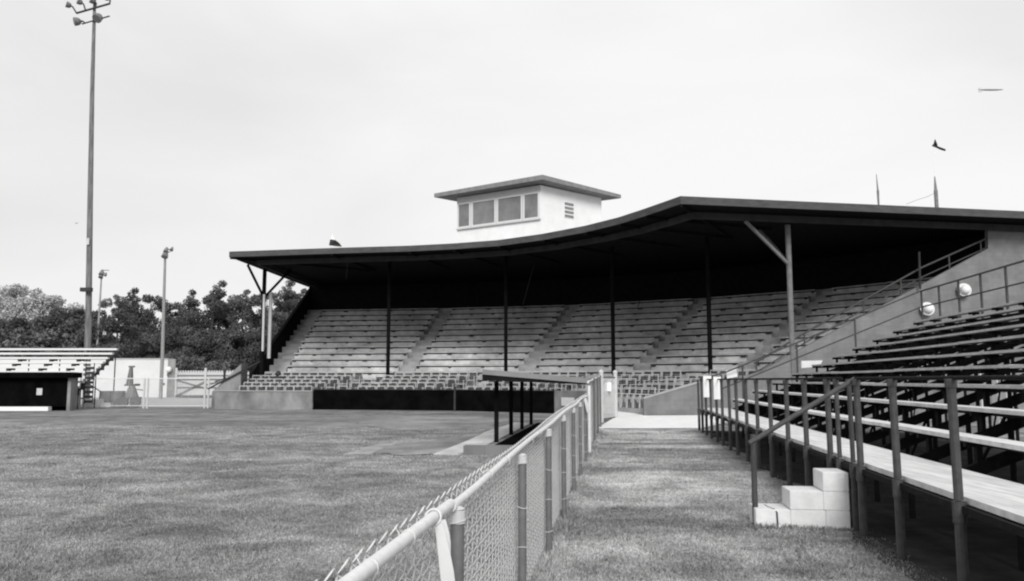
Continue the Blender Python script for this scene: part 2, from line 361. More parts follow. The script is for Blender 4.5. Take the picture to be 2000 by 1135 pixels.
DB = back_dirs(SP, (0.02, 1), (0.985, 0.155))
def off(i, d): return (SP[i][0] + DB[i][0] * d, SP[i][1] + DB[i][1] * d)
Z0 = 1.32; RISE = 0.42; RUN = 0.80; NR = 13
BACKD = 0.2 + NR * RUN + 0.9
# main stepped deck
dk = MB()
n = len(SP)
prof = [(0.0, 0.0)]
for i in range(NR):
    prof += [(0.2 + i * RUN, Z0 + i * RISE - (RISE if i == 0 else 0) * 0), ]
pr = [(0.0, 0.0), (0.0, Z0)]
for i in range(1, NR + 1):
    d = 0.35 + i * RUN; pr += [(d, Z0 + (i - 1) * RISE), (d, Z0 + i * RISE)]
pr += [(BACKD, Z0 + NR * RISE)]
vs = []; fs = []
for i in range(n):
    for d, z in pr: q = off(i, d); vs.append((q[0], q[1], z))
m_ = len(pr)
for i in range(n - 1):
    for k in range(m_ - 1): fs.append((i * m_ + k, (i + 1) * m_ + k, (i + 1) * m_ + k + 1, i * m_ + k + 1))
dk.add(vs, fs); dk.build('stepped_deck', M_seatdeck, gs)
# benches: one plank part per row and section, with a support and shadow-strip sub-part
for si in range(n - 1):
    for i in range(NR):
        d = 0.35 + i * RUN + 0.40; z = Z0 + i * RISE + 0.38
        if i == 0: d = 0.7
        A = off(si, d); B = off(si + 1, d); L = math.hypot(B[0] - A[0], B[1] - A[1]); u = norm2((B[0] - A[0], B[1] - A[1])); nn = (-u[1], u[0])
        a0 = 0.92 if si > 0 else 1.35; a1 = L - (0.18 if si < n - 2 else 0.35)
        # aisles follow the column lines; a slightly shifting end looks hand-built
        a0 += random.uniform(-0.06, 0.06)
        b = MB(); segs = 3; ln = (a1 - a0) / segs
        for k in range(segs):
            s0 = a0 + k * ln + 0.008; s1 = a0 + (k + 1) * ln - 0.008; dz = random.uniform(-0.012, 0.012)
            pts = [(A[0] + u[0] * s + nn[0] * o_, A[1] + u[1] * s + nn[1] * o_) for s, o_ in ((s0, -0.15), (s1, -0.15), (s1, 0.15), (s0, 0.15))]
            b.prism(pts, z + dz - 0.05, z + dz)
        bo = b.build('bench', M_bench, gs)
        def strip(mb, o0, o1, zz0, zz1, e0=0.0):
            pts = [(A[0] + u[0] * s + nn[0] * o_, A[1] + u[1] * s + nn[1] * o_) for s, o_ in ((a0 + e0, o0), (a1 - e0, o0), (a1 - e0, o1), (a0 + e0, o1))]
            mb.prism(pts, zz0, zz1)
        fb = MB(); strip(fb, -0.06, -0.03, z - 0.376, z - 0.125); fb.build('front_board', M_bench, bo)
        sb = MB(); strip(sb, -0.02, 0.1, z - 0.2, z - 0.052, 0.05)  # dark strip paints the shadow gap below the plank
        ns = max(3, int((a1 - a0) / random.choice((1.2, 1.5, 1.9))))
        for k in range(ns + 1):
            s = a0 + 0.15 + (a1 - a0 - 0.3) * k / ns; c = (A[0] + u[0] * s, A[1] + u[1] * s); w_ = random.uniform(0.07, 0.16)
            pts = [(c[0] + u[0] * e + nn[0] * o_, c[1] + u[1] * e + nn[1] * o_) for e, o_ in ((-w_, -0.1), (w_, -0.1), (w_, 0.05), (-w_, 0.05))]
            sb.prism(pts, z - random.uniform(0.15, 0.2), z - 0.053)
        sb.build('bench_support_shadow', M_dark, bo)
# aisle steps beside each column
for si in range(n - 1):
    st_ = MB()
    for i in range(NR):
        A = off(si, 0.35 + i * RUN); B = off(si + 1, 0.35 + i * RUN); u = norm2((B[0] - A[0], B[1] - A[1])); nn = (-u[1], u[0])
        s0, s1 = (0.12, 0.84) if si else (0.4, 1.2)
        d0 = RUN * 0.55
        pts = [(A[0] + u[0] * s + nn[0] * o_, A[1] + u[1] * s + nn[1] * o_) for s, o_ in ((s0, d0), (s1, d0), (s1, RUN - 0.01), (s0, RUN - 0.01))]
        if i: st_.prism(pts, Z0 + i * RISE + 0.002, Z0 + i * RISE + RISE / 2)
    st_.build('aisle_steps', M_aisle, gs)
# back wall under the roof
bwm = MB()
for i in range(n - 1):
    a = off(i, BACKD); b = off(i + 1, BACKD); a2 = off(i, BACKD + 0.2); b2 = off(i + 1, BACKD + 0.2)
    bwm.prism([a, b, b2, a2], 0, 8.668)
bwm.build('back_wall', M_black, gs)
# roof slab, fascia, beam
ROOFP = [(EAVE[0][0] + 0.5, EAVE[0][1] + 14.5)] + EAVE + [FAR]
BK = [off(i, BACKD + 0.9) for i in range(n)]
roof = MB()
poly = EAVE + [FAR, (FAR[0] - 2, FAR[1] + 9), BK[3], BK[2], BK[1], (EAVE[0][0] + 0.75, EAVE[0][1] + 15.2)]
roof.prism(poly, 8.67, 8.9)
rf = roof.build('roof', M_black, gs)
tp = MB(); tp.prism([(x, y) for x, y in poly], 8.903, 8.93); tp.build('roof_covering', M_roofing, rf)
def inset(P, d):   # to the back side of an open polyline
    D = back_dirs(P, (-(P[1][1] - P[0][1]), P[1][0] - P[0][0]), (-(P[-1][1] - P[-2][1]), P[-1][0] - P[-2][0])); return [(p[0] + q[0] * d, p[1] + q[1] * d) for p, q in zip(P, D)]
rim = [(EAVE[0][0] + 0.75, EAVE[0][1] + 15.2)] + EAVE + [FAR]
def ribbon(P, d0, d1, z0, z1, mb):
    Q0 = inset(P, d0); Q1 = inset(P, d1)
    for i in range(len(P) - 1): mb.prism([Q0[i], Q0[i + 1], Q1[i + 1], Q1[i]], z0, z1)
fa = MB(); ribbon(rim, -0.05, -0.005, 8.64, 8.96, fa); fa.build('fascia', M_fascia, rf)
le0 = rim[0]
Bm = []
ii = inset(rim, 1.15)
bm = MB(); ribbon(ii, 0, 0.16, 8.33, 8.60, bm); bm.build('eave_beam', M_beam, gs)
# rafters under the overhang (barely seen ribs)
ra = MB()
for i in range(1, len(rim) - 1):
    a = rim[i]; b = ii[i]
    k = 6.0; c = (a[0] + (b[0] - a[0]) * k, a[1] + (b[1] - a[1]) * k)
    ra.bar((a[0], a[1], 8.60), (c[0], c[1], 8.60), 0.08, 0.13)
ra.build('rafters', M_black, gs)
# columns
def column(P, zb, zt, r=0.1, m=M_column, braces=()):
    q = MB(); q.tube([(P[0], P[1], zb), (P[0], P[1], zt)], r, 10)
    q.box(P[0] - 0.2, P[0] + 0.2, P[1] - 0.2, P[1] + 0.2, zb, zb + 0.08)
    c = q.build('column', m, gs)
    for br in braces:
        b = MB(); b.bar((P[0], P[1], br[2]), (br[0], br[1], br[3]), 0.1, 0.12); b.build('brace', m, c)
    return c
M_colend = mat('sunlit_column_paint', 0.16, var=0.25, scale=4, spec=0.2)  # lighter copy of the column paint, sunlight put into the colour
M_bracegrey = MATS['painted_beam']
colpos = [(-15.05, 49.45), SP[1], SP[2], (5.3, 43.0), (9.45, 39.2)]
column(colpos[0], 1.1, 8.65, 0.12, M_column, [(-15.5, 47.6, 6.6, 8.35), (-14.0, 51.4, 6.6, 8.6)])
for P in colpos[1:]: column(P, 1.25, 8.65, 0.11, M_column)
column((12.0, 35.15), 1.3, 8.35, 0.115, M_colend, [(9.85, 34.1, 6.6, 8.33), (11.5, 37.5, 6.6, 8.6)])
# pale drain pipes at the left column
pp = MB(); pp.tube([atY(513, 686, 49.0), atY(516, 575, 49.0)], 0.075, 8); pp.build('drain_pipe', M_trim, gs, smooth=True)
pp = MB(); pp.tube([atY(525, 700, 49.8), atY(529, 572, 49.8)], 0.11, 8); pp.build('drain_pipe', M_trim, gs, smooth=True)
# thin hanging rods under the roof
rd = MB()
for a, b in (((1308, 425), (1285, 500)), ((1285, 500), (1245, 600)), ((1053, 480), (1020, 600)), ((680, 505), (676, 545))):
    rd.bar(atY(a[0], a[1], 43), atY(b[0], b[1], 43), 0.03, 0.03)
rd.build('tie_rods', M_column, gs)
# left end: sloped dark parapet along the seats
lp = MB()
fa0 = (SP[0][0] - 0.12, SP[0][1] - 0.1); fb0 = (-15.2, 61.0)
poly = []
lp.hexa([(-15.75, 49.3, 0), (-15.55, 49.3, 0), (-15.1, 61.3, 0), (-15.3, 61.3, 0)], [(-15.75, 49.3, 2.1), (-15.55, 49.3, 2.1), (-15.1, 61.3, 8.5), (-15.3, 61.3, 8.5)])
lp.build('side_parapet', M_black, gs)
# outer stair ramp at the left end, with rail
rp = MB()
rp.hexa([(-17.45, 48.0, 0), (-17.45, 49.2, 0), (-15.8, 49.2, 0), (-15.8, 48.0, 0)], [(-17.45, 48.0, 0.95), (-17.45, 49.2, 0.95), (-15.8, 49.2, 2.6), (-15.8, 48.0, 2.6)])
rp.build('stair_ramp', M_conc, gs)
rr = MB(); 
a = atY(406, 760, 47.9); b = atY(508, 706, 47.9)
rr.tube([(a[0], a[1], a[2]), (b[0], b[1], b[2])], 0.05, 6)
rr.build('ramp_edge_rail', M_beam, gs)
# stair parapet: sloped end wall facing the camera
EW = [(5.45, 0.86), (7.82, 1.53), (9.9, 1.80), (10.67, 2.07), (11.7, 2.62), (18.19, 5.86), (21.5, 7.55), (21.55, 8.66), (25.6, 8.66)]
def ewY(x): return 34.15 + (x - 5.45) * 0.150
ew = MB(); nW = len(EW); vs = []
for t in (0, 0.25):
    for x, z in EW: vs.append((x, ewY(x) + t, z))
    for x, z in EW: vs.append((x, ewY(x) + t, 0))
fs = []
k2 = 2 * nW
for i in range(nW - 1):
    fs.append((i, nW + i, nW + i + 1, i + 1)); fs.append((k2 + i, k2 + i + 1, k2 + nW + i + 1, k2 + nW + i)); fs.append((i, i + 1, k2 + i + 1, k2 + i))
fs.append((0, k2, k2 + nW, nW)); fs.append((nW - 1, 2 * nW - 1, k2 + 2 * nW - 1, k2 + nW - 1))
ew.add(vs, fs); ewo = ew.build('side_wall', M_block, gs)
cpn = MB()
for i in range(1):
    (x0, z0), (x1, z1) = EW[0], EW[1]
    cpn.bar((x0 - 0.03, ewY(x0) + 0.12, z0 + 0.03), (x1, ewY(x1) + 0.12, z1 + 0.03), 0.31, 0.06)
cpn.build('wall_coping', M_aisle, ewo)
# handrail over the end wall
hr = MB()
hp = [(10.3, 2.35), (12.6, 3.65), (18.2, 6.6), (21.45, 8.0)]
hr.tube([(x, ewY(x) + 0.1, z) for x, z in hp], 0.045, 6)
hr.tube([(x, ewY(x) + 0.1, z - 0.42) for x, z in hp], 0.03, 6)
for x in (10.4, 12.6, 15.4, 17.2, 19.6, 21.2):
    zt = np.interp(x, [q[0] for q in hp], [q[1] for q in hp]); zb = np.interp(x, [q[0] for q in EW], [q[1] for q in EW]) - 0.05
    hr.tube([(x, ewY(x) + 0.1, zb), (x, ewY(x) + 0.1, zt)], 0.035, 6)
hr.build('stair_handrail', M_steel, gs, smooth=True)
a = atY(1797, 560, 35.8); b = atY(1795, 492, 35.8)
q = MB(); q.tube([(a[0], a[1], a[2] - 0.1), (b[0], b[1], b[2])], 0.05, 8); q.build('conduit', M_beam, gs)
# front wall of the box seats
WALL = [(-17.75, 48.9), (-17.6, 47.3), (-15.9, 46.95), (-11.15, 46.15)]
fwm = MB()
def wallrun(mb, P, th, z0, z1):
    for i in range(len(P) - 1):
        d = norm2((P[i + 1][0] - P[i][0], P[i + 1][1] - P[i][1])); nn = (-d[1] * th, d[0] * th)
        mb.prism([P[i], P[i + 1], (P[i + 1][0] + nn[0], P[i + 1][1] + nn[1]), (P[i][0] + nn[0], P[i][1] + nn[1])], z0, z1)
wallrun(fwm, [(-17.5, 49.3), (-16.95, 47.1), (-11.15, 46.15)], 0.3, 0, 1.0)
fwm.build('front_wall', M_conc, gs)
cc = MB(); wallrun(cc, [(-17.53, 49.3), (-16.98, 47.06), (-11.15, 46.11)], 0.36, 1.002, 1.06); cc.build('wall_coping', M_aisle, gs)
BS0 = (-11.15, 46.15)
fw2 = MB(); wallrun(fw2, [(2.0, 40.9), (4.15, 38.5)], 0.3, 0, 1.12); fw2.build('front_wall', M_conc, gs)
# tiers of the box seats (between the front wall and the benches)
NT = 5
tiers = MB()
def lerpP(i, t): return (WP[i][0] + (SP[i][0] - WP[i][0]) * t, WP[i][1] + (SP[i][1] - WP[i][1]) * t)
pr2 = []
for j in range(NT):
    t0 = 0.03 + j / NT * 0.97; pr2 += [(t0, 0.1 if j == 0 else 0.40 + (j - 1) * 0.2), (t0, 0.40 + j * 0.2)]
pr2 += [(1.0, 0.40 + (NT - 1) * 0.2), (1.0, Z0)]
vs = []; fs = []; m_ = len(pr2)
for i in range(n):
    for t, z in pr2: q = lerpP(i, t); vs.append((q[0], q[1], z))
for i in range(n - 1):
    for k in range(m_ - 1): fs.append((i * m_ + k, (i + 1) * m_ + k, (i + 1) * m_ + k + 1, i * m_ + k + 1))
tiers.add(vs, fs); tiers.build('box_seat_tiers', M_aisle, gs)

# backstop: long black board wall
bs = thing('backstop_board', (-4.5, 45, 0), 'long low black board backstop wall below the box seats', 'backstop')
BP = [(-11.1, 46.1), (-7.2, 45.35), (-3.1, 44.5), (-0.4, 42.5), (2.05, 40.75)]
q = MB(); wallrun(q, BP, 0.22, 0, 1.10); q.build('board_face', M_padding, bs)
q = MB(); wallrun(q, [(p[0], p[1] - 0.03) for p in BP], 0.28, 1.102, 1.14); q.build('top_cap', M_dark, bs)
q = MB(); a = atz(888, 803, 0); q.tube([(a[0], a[1], 0), (a[0], a[1], 1.3)], 0.06, 8); q.build('post', M_dark, bs)
a = atY(1095, 786, 39.9)
q = MB(); q.box(a[0] - 0.42, a[0] + 0.42, 39.15, 39.2, 0.38, 0.78)
sg = q.build('wall_sign', M_trim); tag(sg, 'small pale worn sign on the concrete wall right of the backstop', 'sign')
# keep the sign in front of its wall
d_ = norm2((4.15 - 2.0, 38.5 - 40.9)); c_ = (2.75, 40.05); sg.location = (c_[0] - 0.05, c_[1] - 0.06, 0.4); sg.rotation_euler = (0, 0, math.atan2(d_[1], d_[0]))

# box-seat chairs
def make_chair():
    r = thing('stadium_chair', (0, 0, 0), 'chair', 'chair')
    f_ = MB()
    for s in (-0.24, 0.24):
        f_.bar((s, -0.22, 0.0), (s, -0.18, 0.62), 0.035, 0.05); f_.bar((s, 0.2, 0.0), (s, 0.3, 0.92), 0.035, 0.05); f_.bar((s, -0.24, 0.62), (s, 0.24, 0.62), 0.06, 0.035)
    f_.bar((-0.26, 0.30, 0.90), (0.26, 0.30, 0.90), 0.04, 0.05)
    f_.build('frame', M_chair, r)
    s = MB(); s.box(-0.21, 0.21, -0.2, 0.2, 0.40, 0.44); s.build('seat', M_chair, r)
    b = MB()
    for k in range(3): b.bar((-0.2, 0.24 + 0.02 * k, 0.55 + 0.11 * k), (0.2, 0.24 + 0.02 * k, 0.55 + 0.11 * k), 0.03, 0.095)
    b.build('backrest', M_chairback, r)
    return r
chair = make_chair(); first = True
ROWN = ['front row', 'second row', 'third row', 'fourth row', 'back row']
SECN = ['behind the left concrete wall', 'behind the left half of the black backstop', 'behind the right half of the black backstop', 'behind the near dugout roof', 'beside the path opening']
for si in range(n - 1):
    for j in range(NT):
        t = 0.03 + (j + 0.5) / NT * 0.97
        A = lerpP(si, t); B = lerpP(si + 1, t); L = math.hypot(B[0] - A[0], B[1] - A[1]); u = norm2((B[0] - A[0], B[1] - A[1]))
        s = 0.45 if si else 0.35
        cnt = int((L - 1.3) / 0.56)
        for k in range(cnt):
            x = A[0] + u[0] * (s + 0.56 * k + random.uniform(-0.02, 0.02)); y = A[1] + u[1] * (s + 0.56 * k)
            if si == 3 and j < 2: continue
            if si == 4 and y < ewY(x) + 0.55: continue
            if random.random() < 0.03: continue
            rz = math.atan2(u[1], u[0]) + random.uniform(-0.05, 0.05); loc = (x, y, 0.40 + j * 0.2 + 0.002)
            lab = 'pale stadium chair with dark back, %s %s' % (ROWN[j], SECN[si])
            gr = 'box seat chairs, %s %s' % (ROWN[j], SECN[si])
            if first: chair.location = loc; chair.rotation_euler = (0, 0, rz); chair['label'] = lab; chair['group'] = gr; first = False
            else: dup(chair, loc, rz, lab, gr)
# dark box standing on the left seats
a = atY(543, 742, 48.9)
q = thing('equipment_box', (a[0], a[1], 1.2), 'small dark hooded box standing at the left end of the box seats', 'box')
b = MB(); b.box(a[0] - 0.36, a[0] + 0.36, a[1] - 0.2, a[1] + 0.2, 1.2, 1.75); b.box(a[0] - 0.42, a[0] + 0.42, a[1] - 0.25, a[1] + 0.25, 1.752, 1.86); b.build('body', M_dark, q)
b = MB(); b.ball((a[0], a[1], 2.02), 0.17); b.build('hood', M_dark, q)

# press box on the roof
pb = thing('press_box', (1.5, 44, 8.93), 'white press box with a flat roof and wide windows on top of the grandstand', 'press box')
A_ = (1.50, 42.10); uL = (-0.83, 0.557); uR = (0.75, 0.661)
def PB(s, t): return (A_[0] + uL[0] * s + uR[0] * t, A_[1] + uL[1] * s + uR[1] * t)
LW, LR = 5.5, 4.7
b = MB(); b.prism([PB(0, 0), PB(0, LR), PB(LW, LR), PB(LW, 0)], 8.935, 11.80); b.build('wall', M_white, pb)
b = MB(); ov = 0.75
b.prism([PB(-ov, -ov), PB(-ov, LR + ov - 0.1), PB(LW + ov + 0.15, LR + ov - .1), PB(LW + ov + 0.15, -ov)], [11.88, 11.80, 11.80, 11.84], [12.13, 12.0, 12.0, 12.06]); prf = b.build('roof', M_louver, pb)
def quadface(mb, s0, s1, z0, z1, o0, o1, right=False):
    # box on the left (window) face or right face, proud by o0..o1
    nL = norm2((-uL[1] * -1, uL[0] * -1))
    if right: P = [PB(-0.0, s0), PB(0, s1)]; dv = norm2((uR[1], -uR[0]))
    else: P = [PB(s0, 0), PB(s1, 0)]; dv = norm2((-uL[1], uL[0]))
    if dv[1] > 0: dv = (-dv[0], -dv[1])
    a, c = P
    mb.prism([(a[0] + dv[0] * o0, a[1] + dv[1] * o0), (c[0] + dv[0] * o0, c[1] + dv[1] * o0), (c[0] + dv[0] * o1, c[1] + dv[1] * o1), (a[0] + dv[0] * o1, a[1] + dv[1] * o1)], z0, z1)
b = MB(); quadface(b, 0.0, LW, 11.45, 11.80, 0.004, 0.03); b.build('header_board', M_trim, pb)
for s0, s1 in ((0.14, 0.98), (1.2, 2.68), (2.92, 4.38), (4.62, 5.36)):
    b = MB(); quadface(b, s0, s1, 10.12, 11.38, 0.01, 0.025); wn = b.build('window', M_glass, pb)
    f_ = MB()
    quadface(f_, s0 - 0.09, s0, 10.04, 11.44, 0.004, 0.07); quadface(f_, s1, s1 + 0.09, 10.04, 11.44, 0.004, 0.07)
    quadface(f_, s0, s1, 10.04, 10.12, 0.004, 0.07); quadface(f_, s0, s1, 11.38, 11.44, 0.004, 0.07)
    f_.build('frame', MATS['dull_white'], wn)
b = MB(); quadface(b, -0.02, LW, 9.96, 10.035, 0.004, 0.12); b.build('sill', M_trim, pb)
b = MB(); quadface(b, 1.72, 2.45, 10.30, 11.22, 0.004, 0.02, True); vt = b.build('vent', M_white, pb)
b = MB()
for k in range(4): quadface(b, 1.76, 2.41, 10.35 + k * 0.22, 10.48 + k * 0.22, 0.021, 0.05, True)
b.build('louvers', M_louver, vt)

# things on the roof: flag, poles
b = MB(); a = atY(655, 482, 48); c = atY(646, 458, 48); d = atY(664, 482, 48); e = atY(645, 474, 48)
fl = thing('roof_pennant', (a[0], 48, 8.93), 'small dark pennant with a pale top at the left end of the grandstand roof', 'flag')
k = MB(); k.tube([(e[0] + 0.0, 48, 8.9), (c[0] + 0.02, 48, c[2])], 0.02, 6); k.build('staff', M_galv, fl)
def flagpatch(mb, P, th=0.015):
    vs = [(p[0], p[1] - th, p[2]) for p in P] + [(p[0], p[1] + th, p[2]) for p in P]; nn = len(P)
    mb.add(vs, [tuple(range(nn)), tuple(range(2 * nn - 1, nn - 1, -1))] + [(i, nn + i, nn + (i + 1) % nn, (i + 1) % nn) for i in range(nn)])
k = MB(); flagpatch(k, [atY(642.5, 479, 47.95), atY(645, 468, 47.9), atY(655, 469.5, 47.85), atY(663.5, 475.5, 48.1), atY(668, 482, 48.2), atY(655, 481, 48.05)]); k.build('dark_band', M_flag, fl)
k = MB(); flagpatch(k, [atY(645.5, 467.6, 47.9), atY(649, 456, 47.95), atY(654, 462, 48.0), atY(662, 473.8, 48.1), atY(655, 469, 47.85)]); k.build('pale_band', M_galv, fl)
FY = 46.0
fp = thing('flagpole', atY(1829, 404, FY), 'thin pole behind the right roof with a dark flag curling at its top', 'flagpole')
k = MB(); k.tube([atY(1830, 412, FY), atY(1827.5, 372, FY)], 0.11, 8); k.tube([atY(1827.5, 372, FY), atY(1825.5, 345, FY)], [0.09, 0.03], 8); k.build('pole', M_lamp, fp)
k = MB(); k.tube([atY(1825.5, 345, FY), atY(1826, 268, FY)], 0.012, 6); k.build('mast', M_white, fp)
k = MB(); flagpatch(k, [atY(1826, 272, FY), atY(1830, 281, FY - .2), atY(1831, 286, FY), atY(1838, 289, FY + .2), atY(1847, 292, FY), atY(1846, 295, FY), atY(1836, 292, FY + .2), atY(1828, 288, FY), atY(1820, 285, FY - .1), atY(1824, 280, FY)], 0.03); k.build('flag', M_flag, fp)
k = MB(); k.tube([atY(1826, 377, FY), atY(1812, 384, FY), atY(1790, 391, FY), atY(1770, 399, FY)], 0.012, 5); k.build('guy_wire', M_lamp, fp)
k = MB(); k.tube([atY(1716, 400, FY), atY(1714.5, 372, FY)], [0.05, 0.07], 6); k.tube([atY(1714.5, 372, FY), atY(1711.5, 340, FY)], [0.05, 0.015], 6)
tag(k.build('roof_mast', M_lamp), 'thin leaning dark mast on the roof left of the flagpole', 'mast')
# far things in the air
k = thing('blimp', atY(1935, 175, 300), 'faint grey airship shape floating in the sky at upper right', 'airship')
c = atY(1935, 175, 300); b = MB(); b.ball(c, 1.0, 16, 10, (4.9, 0.8, 0.42)); b.build('hull', mat('hazy_grey', 0.5, var=0.05), k, smooth=True)
b = MB(); b.box(c[0] - 4.6, c[0] - 3.4, c[1] - 0.1, c[1] + 0.1, c[2] - 1.0, c[2] + 0.7); b.build('fin', MATS['hazy_grey'], k)
def bird(px, py, Y, s, label):
    c = atY(px, py, Y); b = MB(); b.ball(c, s * 0.16, 8, 6, (2.2, 1, 0.9))
    b.add([(c[0], c[1] - s * .2, c[2]), (c[0], c[1] + s * .25, c[2]), (c[0] - s, c[1] + s * .1, c[2] + s * .25), (c[0], c[1], c[2] + s * 0.08)], [(0, 1, 2), (0, 2, 3), (1, 3, 2)])
    b.add([(c[0], c[1] - s * .2, c[2]), (c[0], c[1] + s * .25, c[2]), (c[0] + s, c[1] + s * .1, c[2] + s * .22), (c[0], c[1], c[2] + s * 0.08)], [(0, 1, 2), (0, 2, 3), (1, 3, 2)])
    tag(b.build('bird', M_lamp), label, 'bird')
bird(149, 436, 60, 0.22, 'small grey bird flying left of the tall light pole')

# round white lamps on the side wall
for (px, py, lab) in ((1812, 604, 'lower round white lamp on the grandstand side wall, just above the top bleacher row'), (1884, 567, 'upper round white lamp on the grandstand side wall, nearer the right edge')):
    x = (px - 1000) / 1600; X = x * 34.15 / (1 - 0.15 * x) * 1.0
    p0 = None
    for _ in range(6):
        Yw = ewY(X) ; p0 = atY(px, py, Yw - 0.25); X = p0[0]
    t = thing('wall_lamp', (p0[0], p0[1] + 0.25, p0[2]), lab, 'lamp', 'round lamps on the side wall')
    b = MB(); b.tube([(p0[0], p0[1] + 0.24, p0[2]), (p0[0], p0[1] + 0.1, p0[2])], 0.07, 8); b.build('bracket', M_galv, t)
    b = MB(); b.tube([(p0[0], p0[1] + 0.12, p0[2]), (p0[0] - .02, p0[1] - 0.02, p0[2] + .02)], [0.16, 0.30], 16); b.build('reflector', M_galv, t, smooth=False)
    b = MB(); b.ball((p0[0] - 0.02, p0[1] - 0.1, p0[2] + 0.02), 0.21, 14, 9); b.build('globe', M_white, t, smooth=True)

# ================================================================== BLEACHER (right)
BXF, BY0, BY1 = 2.55, 2.5, 27.0
WZ = 0.76
bl = thing('bleacher', F(6, 14, 0), 'long open bleacher with pale planks, dark steel legs and a pipe guardrail', 'bleacher')
def fbox(mb, *a): return mb.box(*a, fr=F)
b = MB()
yy = BY0
while yy < BY1 - 0.1:
    y2 = min(yy + 4.9, BY1); fbox(b, BXF + 0.06, BXF + 0.86, yy + 0.002, y2 - 0.002, WZ - 0.05, WZ); yy = y2
b.build('walkway', M_plank, bl)
NB = 10
rows = [(3.55 + 0.617 * i, 1.06 + 0.266 * i) for i in range(NB)]
for i, (x, z) in enumerate(rows):
    b = MB(); yy = BY0 + 0.0
    while yy < BY1 - 0.1:
        y2 = min(yy + 4.9, BY1 + (0.0)); dz = random.uniform(-0.006, 0.006)
        fbox(b, x - 0.0, x + 0.255, yy + 0.006, y2 - 0.006, z - 0.045 + dz, z + dz); yy = y2
    b.build('seat_plank', M_plank if i < 2 else M_plankshade, bl)
    if i:
        b = MB(); fbox(b, x - 0.38, x - 0.06, BY0, BY1, z - 0.37, z - 0.33); b.build('footboard', M_foot, bl)
# stringers (diagonal dark frames) and their legs
sy = [BY1 - 0.12 - 1.36 * k for k in range(19)]
for y in sy:
    b = MB()
    b.bar(F(BXF + 0.2, y, WZ - 0.1), F(rows[0][0], y, WZ - 0.1), 0.05, 0.1)
    x0, z0 = rows[0]; x1, z1 = rows[-1]
    b.bar(F(x0 - 0.25, y, z0 - 0.48), F(x1 + 0.35, y, z1 - 0.40), 0.06, 0.13)
    for x, z in rows:
        b.bar(F(x + 0.13, y, z - 0.42), F(x + 0.13, y, z - 0.046), 0.06, 0.05, up=(1, 0, 0)); b.bar(F(x, y, z - 0.075), F(x + 0.26, y, z - 0.075), 0.05, 0.055)
    so_ = b.build('stringer', M_darksteel, bl)
    for k, x in enumerate((3.45, 5.2, 7.0, 8.9)):
        zt = z0 - 0.48 + (x - x0) / (x1 - x0) * (z1 - z0) if k else WZ - 0.06
        l = MB(); l.tube([F(x, y, 0), F(x, y, zt)], 0.038, 8); l.build('leg', M_darksteel, so_)
# cross braces
for k in range(0, 17, 2):
    for x in (5.2, 8.9):
        zt = 0.55 + (x - 3.55) * 0.43; b = MB(); b.bar(F(x, sy[k], 0.15), F(x, sy[k + 1], zt), 0.03, 0.04); b.build('cross_brace', M_darksteel, bl)
# front guardrail
posts = [5.3, 6.62, 7.98, 9.14, 9.42, 9.97, 10.39, 11.65, 12.88, 14.27, 15.62, 16.92, 18.31, 19.48, 20.83, 22.02, 23.36, 24.7, 25.85, 26.95, 3.9]
for y in posts:
    rr_ = 0.026 if y in (9.42, 9.97) else 0.035; y = y * 1.022
    b = MB(); b.tube([F(BXF, y, WZ - 0.02), F(BXF - 0.01, y, 1.655)], rr_, 10); b.tube([F(BXF - 0.01, y, 1.59), F(BXF - 0.01, y, 1.66)], rr_ + 0.01, 10)
    po = b.build('guardrail_post', M_steel, bl, smooth=False)
    l = MB(); l.tube([F(BXF, y, 0), F(BXF, y, WZ - 0.06)], rr_ + 0.006, 10); l.tube([F(BXF, y, WZ - 0.19), F(BXF, y, WZ - 0.03)], rr_ + 0.016, 10); l.build('post_leg', M_steel, po)
b = MB()
for a0, a1 in ((BY0, 9.44), (9.95, BY1)): b.tube([F(BXF, a0, 1.665), F(BXF, a1, 1.665)], 0.017, 8)
b.build('top_rail', M_darksteel, bl, smooth=True)
b = MB(); b.tube([F(rows[0][0] - 0.3, BY0 + 0, 1.63), F(rows[0][0] - 0.3, BY0 + 0.01, 1.63)], 0.001, 4)
b = MB(); b.bar(F(BXF + 0.02, BY0, WZ - 0.085), F(BXF + 0.02, BY1, WZ - 0.085), 0.04, 0.055); b.build('edge_beam', M_darksteel, bl)
# far-end and back guardrails
er = MB(); hz = 1.0
xe0, xe1 = BXF, 9.4
er.tube([F(xe0, BY1 + 0.05, 1.665), F(3.4, BY1 + 0.05, 1.9), F(xe1, BY1 + 0.05, 4.42)], 0.028, 6)
er.tube([F(3.2, BY1 + 0.05, 1.35), F(xe1, BY1 + 0.05, 3.92)], 0.024, 6)
for x in (3.9, 5.6, 7.4):
    zt = 1.9 + (x - 3.4) / 6.0 * 2.52; er.tube([F(x, BY1 + 0.05, zt - 1.15), F(x, BY1 + 0.05, zt)], 0.03, 6)
er.build('end_rail', M_steel, bl, smooth=True)
br_ = MB()
br_.tube([F(9.42, BY1 + 0.05, 4.42), F(9.42, BY0 + 6, 4.42)], 0.028, 6); br_.tube([F(9.42, BY1 + 0.05, 3.92), F(9.42, BY0 + 6, 3.92)], 0.022, 6)
for k in range(13): y = BY1 - 1.42 * k; br_.tube([F(9.42, y, 2.9), F(9.42, y, 4.42)], 0.032, 6)
br_.build('back_rail', M_steel, bl, smooth=True)
# handrail of the steps
hd = thing('step_handrail', F(1.5, 9.7, 0), 'sloping pipe handrail beside the white block steps', 'handrail')
hA = atz(1463, 866, 0.98); hB = F(BXF, 9.42, 1.66)
b = MB(); b.tube([hA, hB], 0.028, 8); b.build('rail', M_steel, hd, smooth=True)
a = atz(1476, 1025, 0); k = MB(); k.tube([(a[0], a[1], -0.02), (a[0], a[1], 1.02)], 0.034, 8); k.build('post', M_steel, hd, smooth=True)

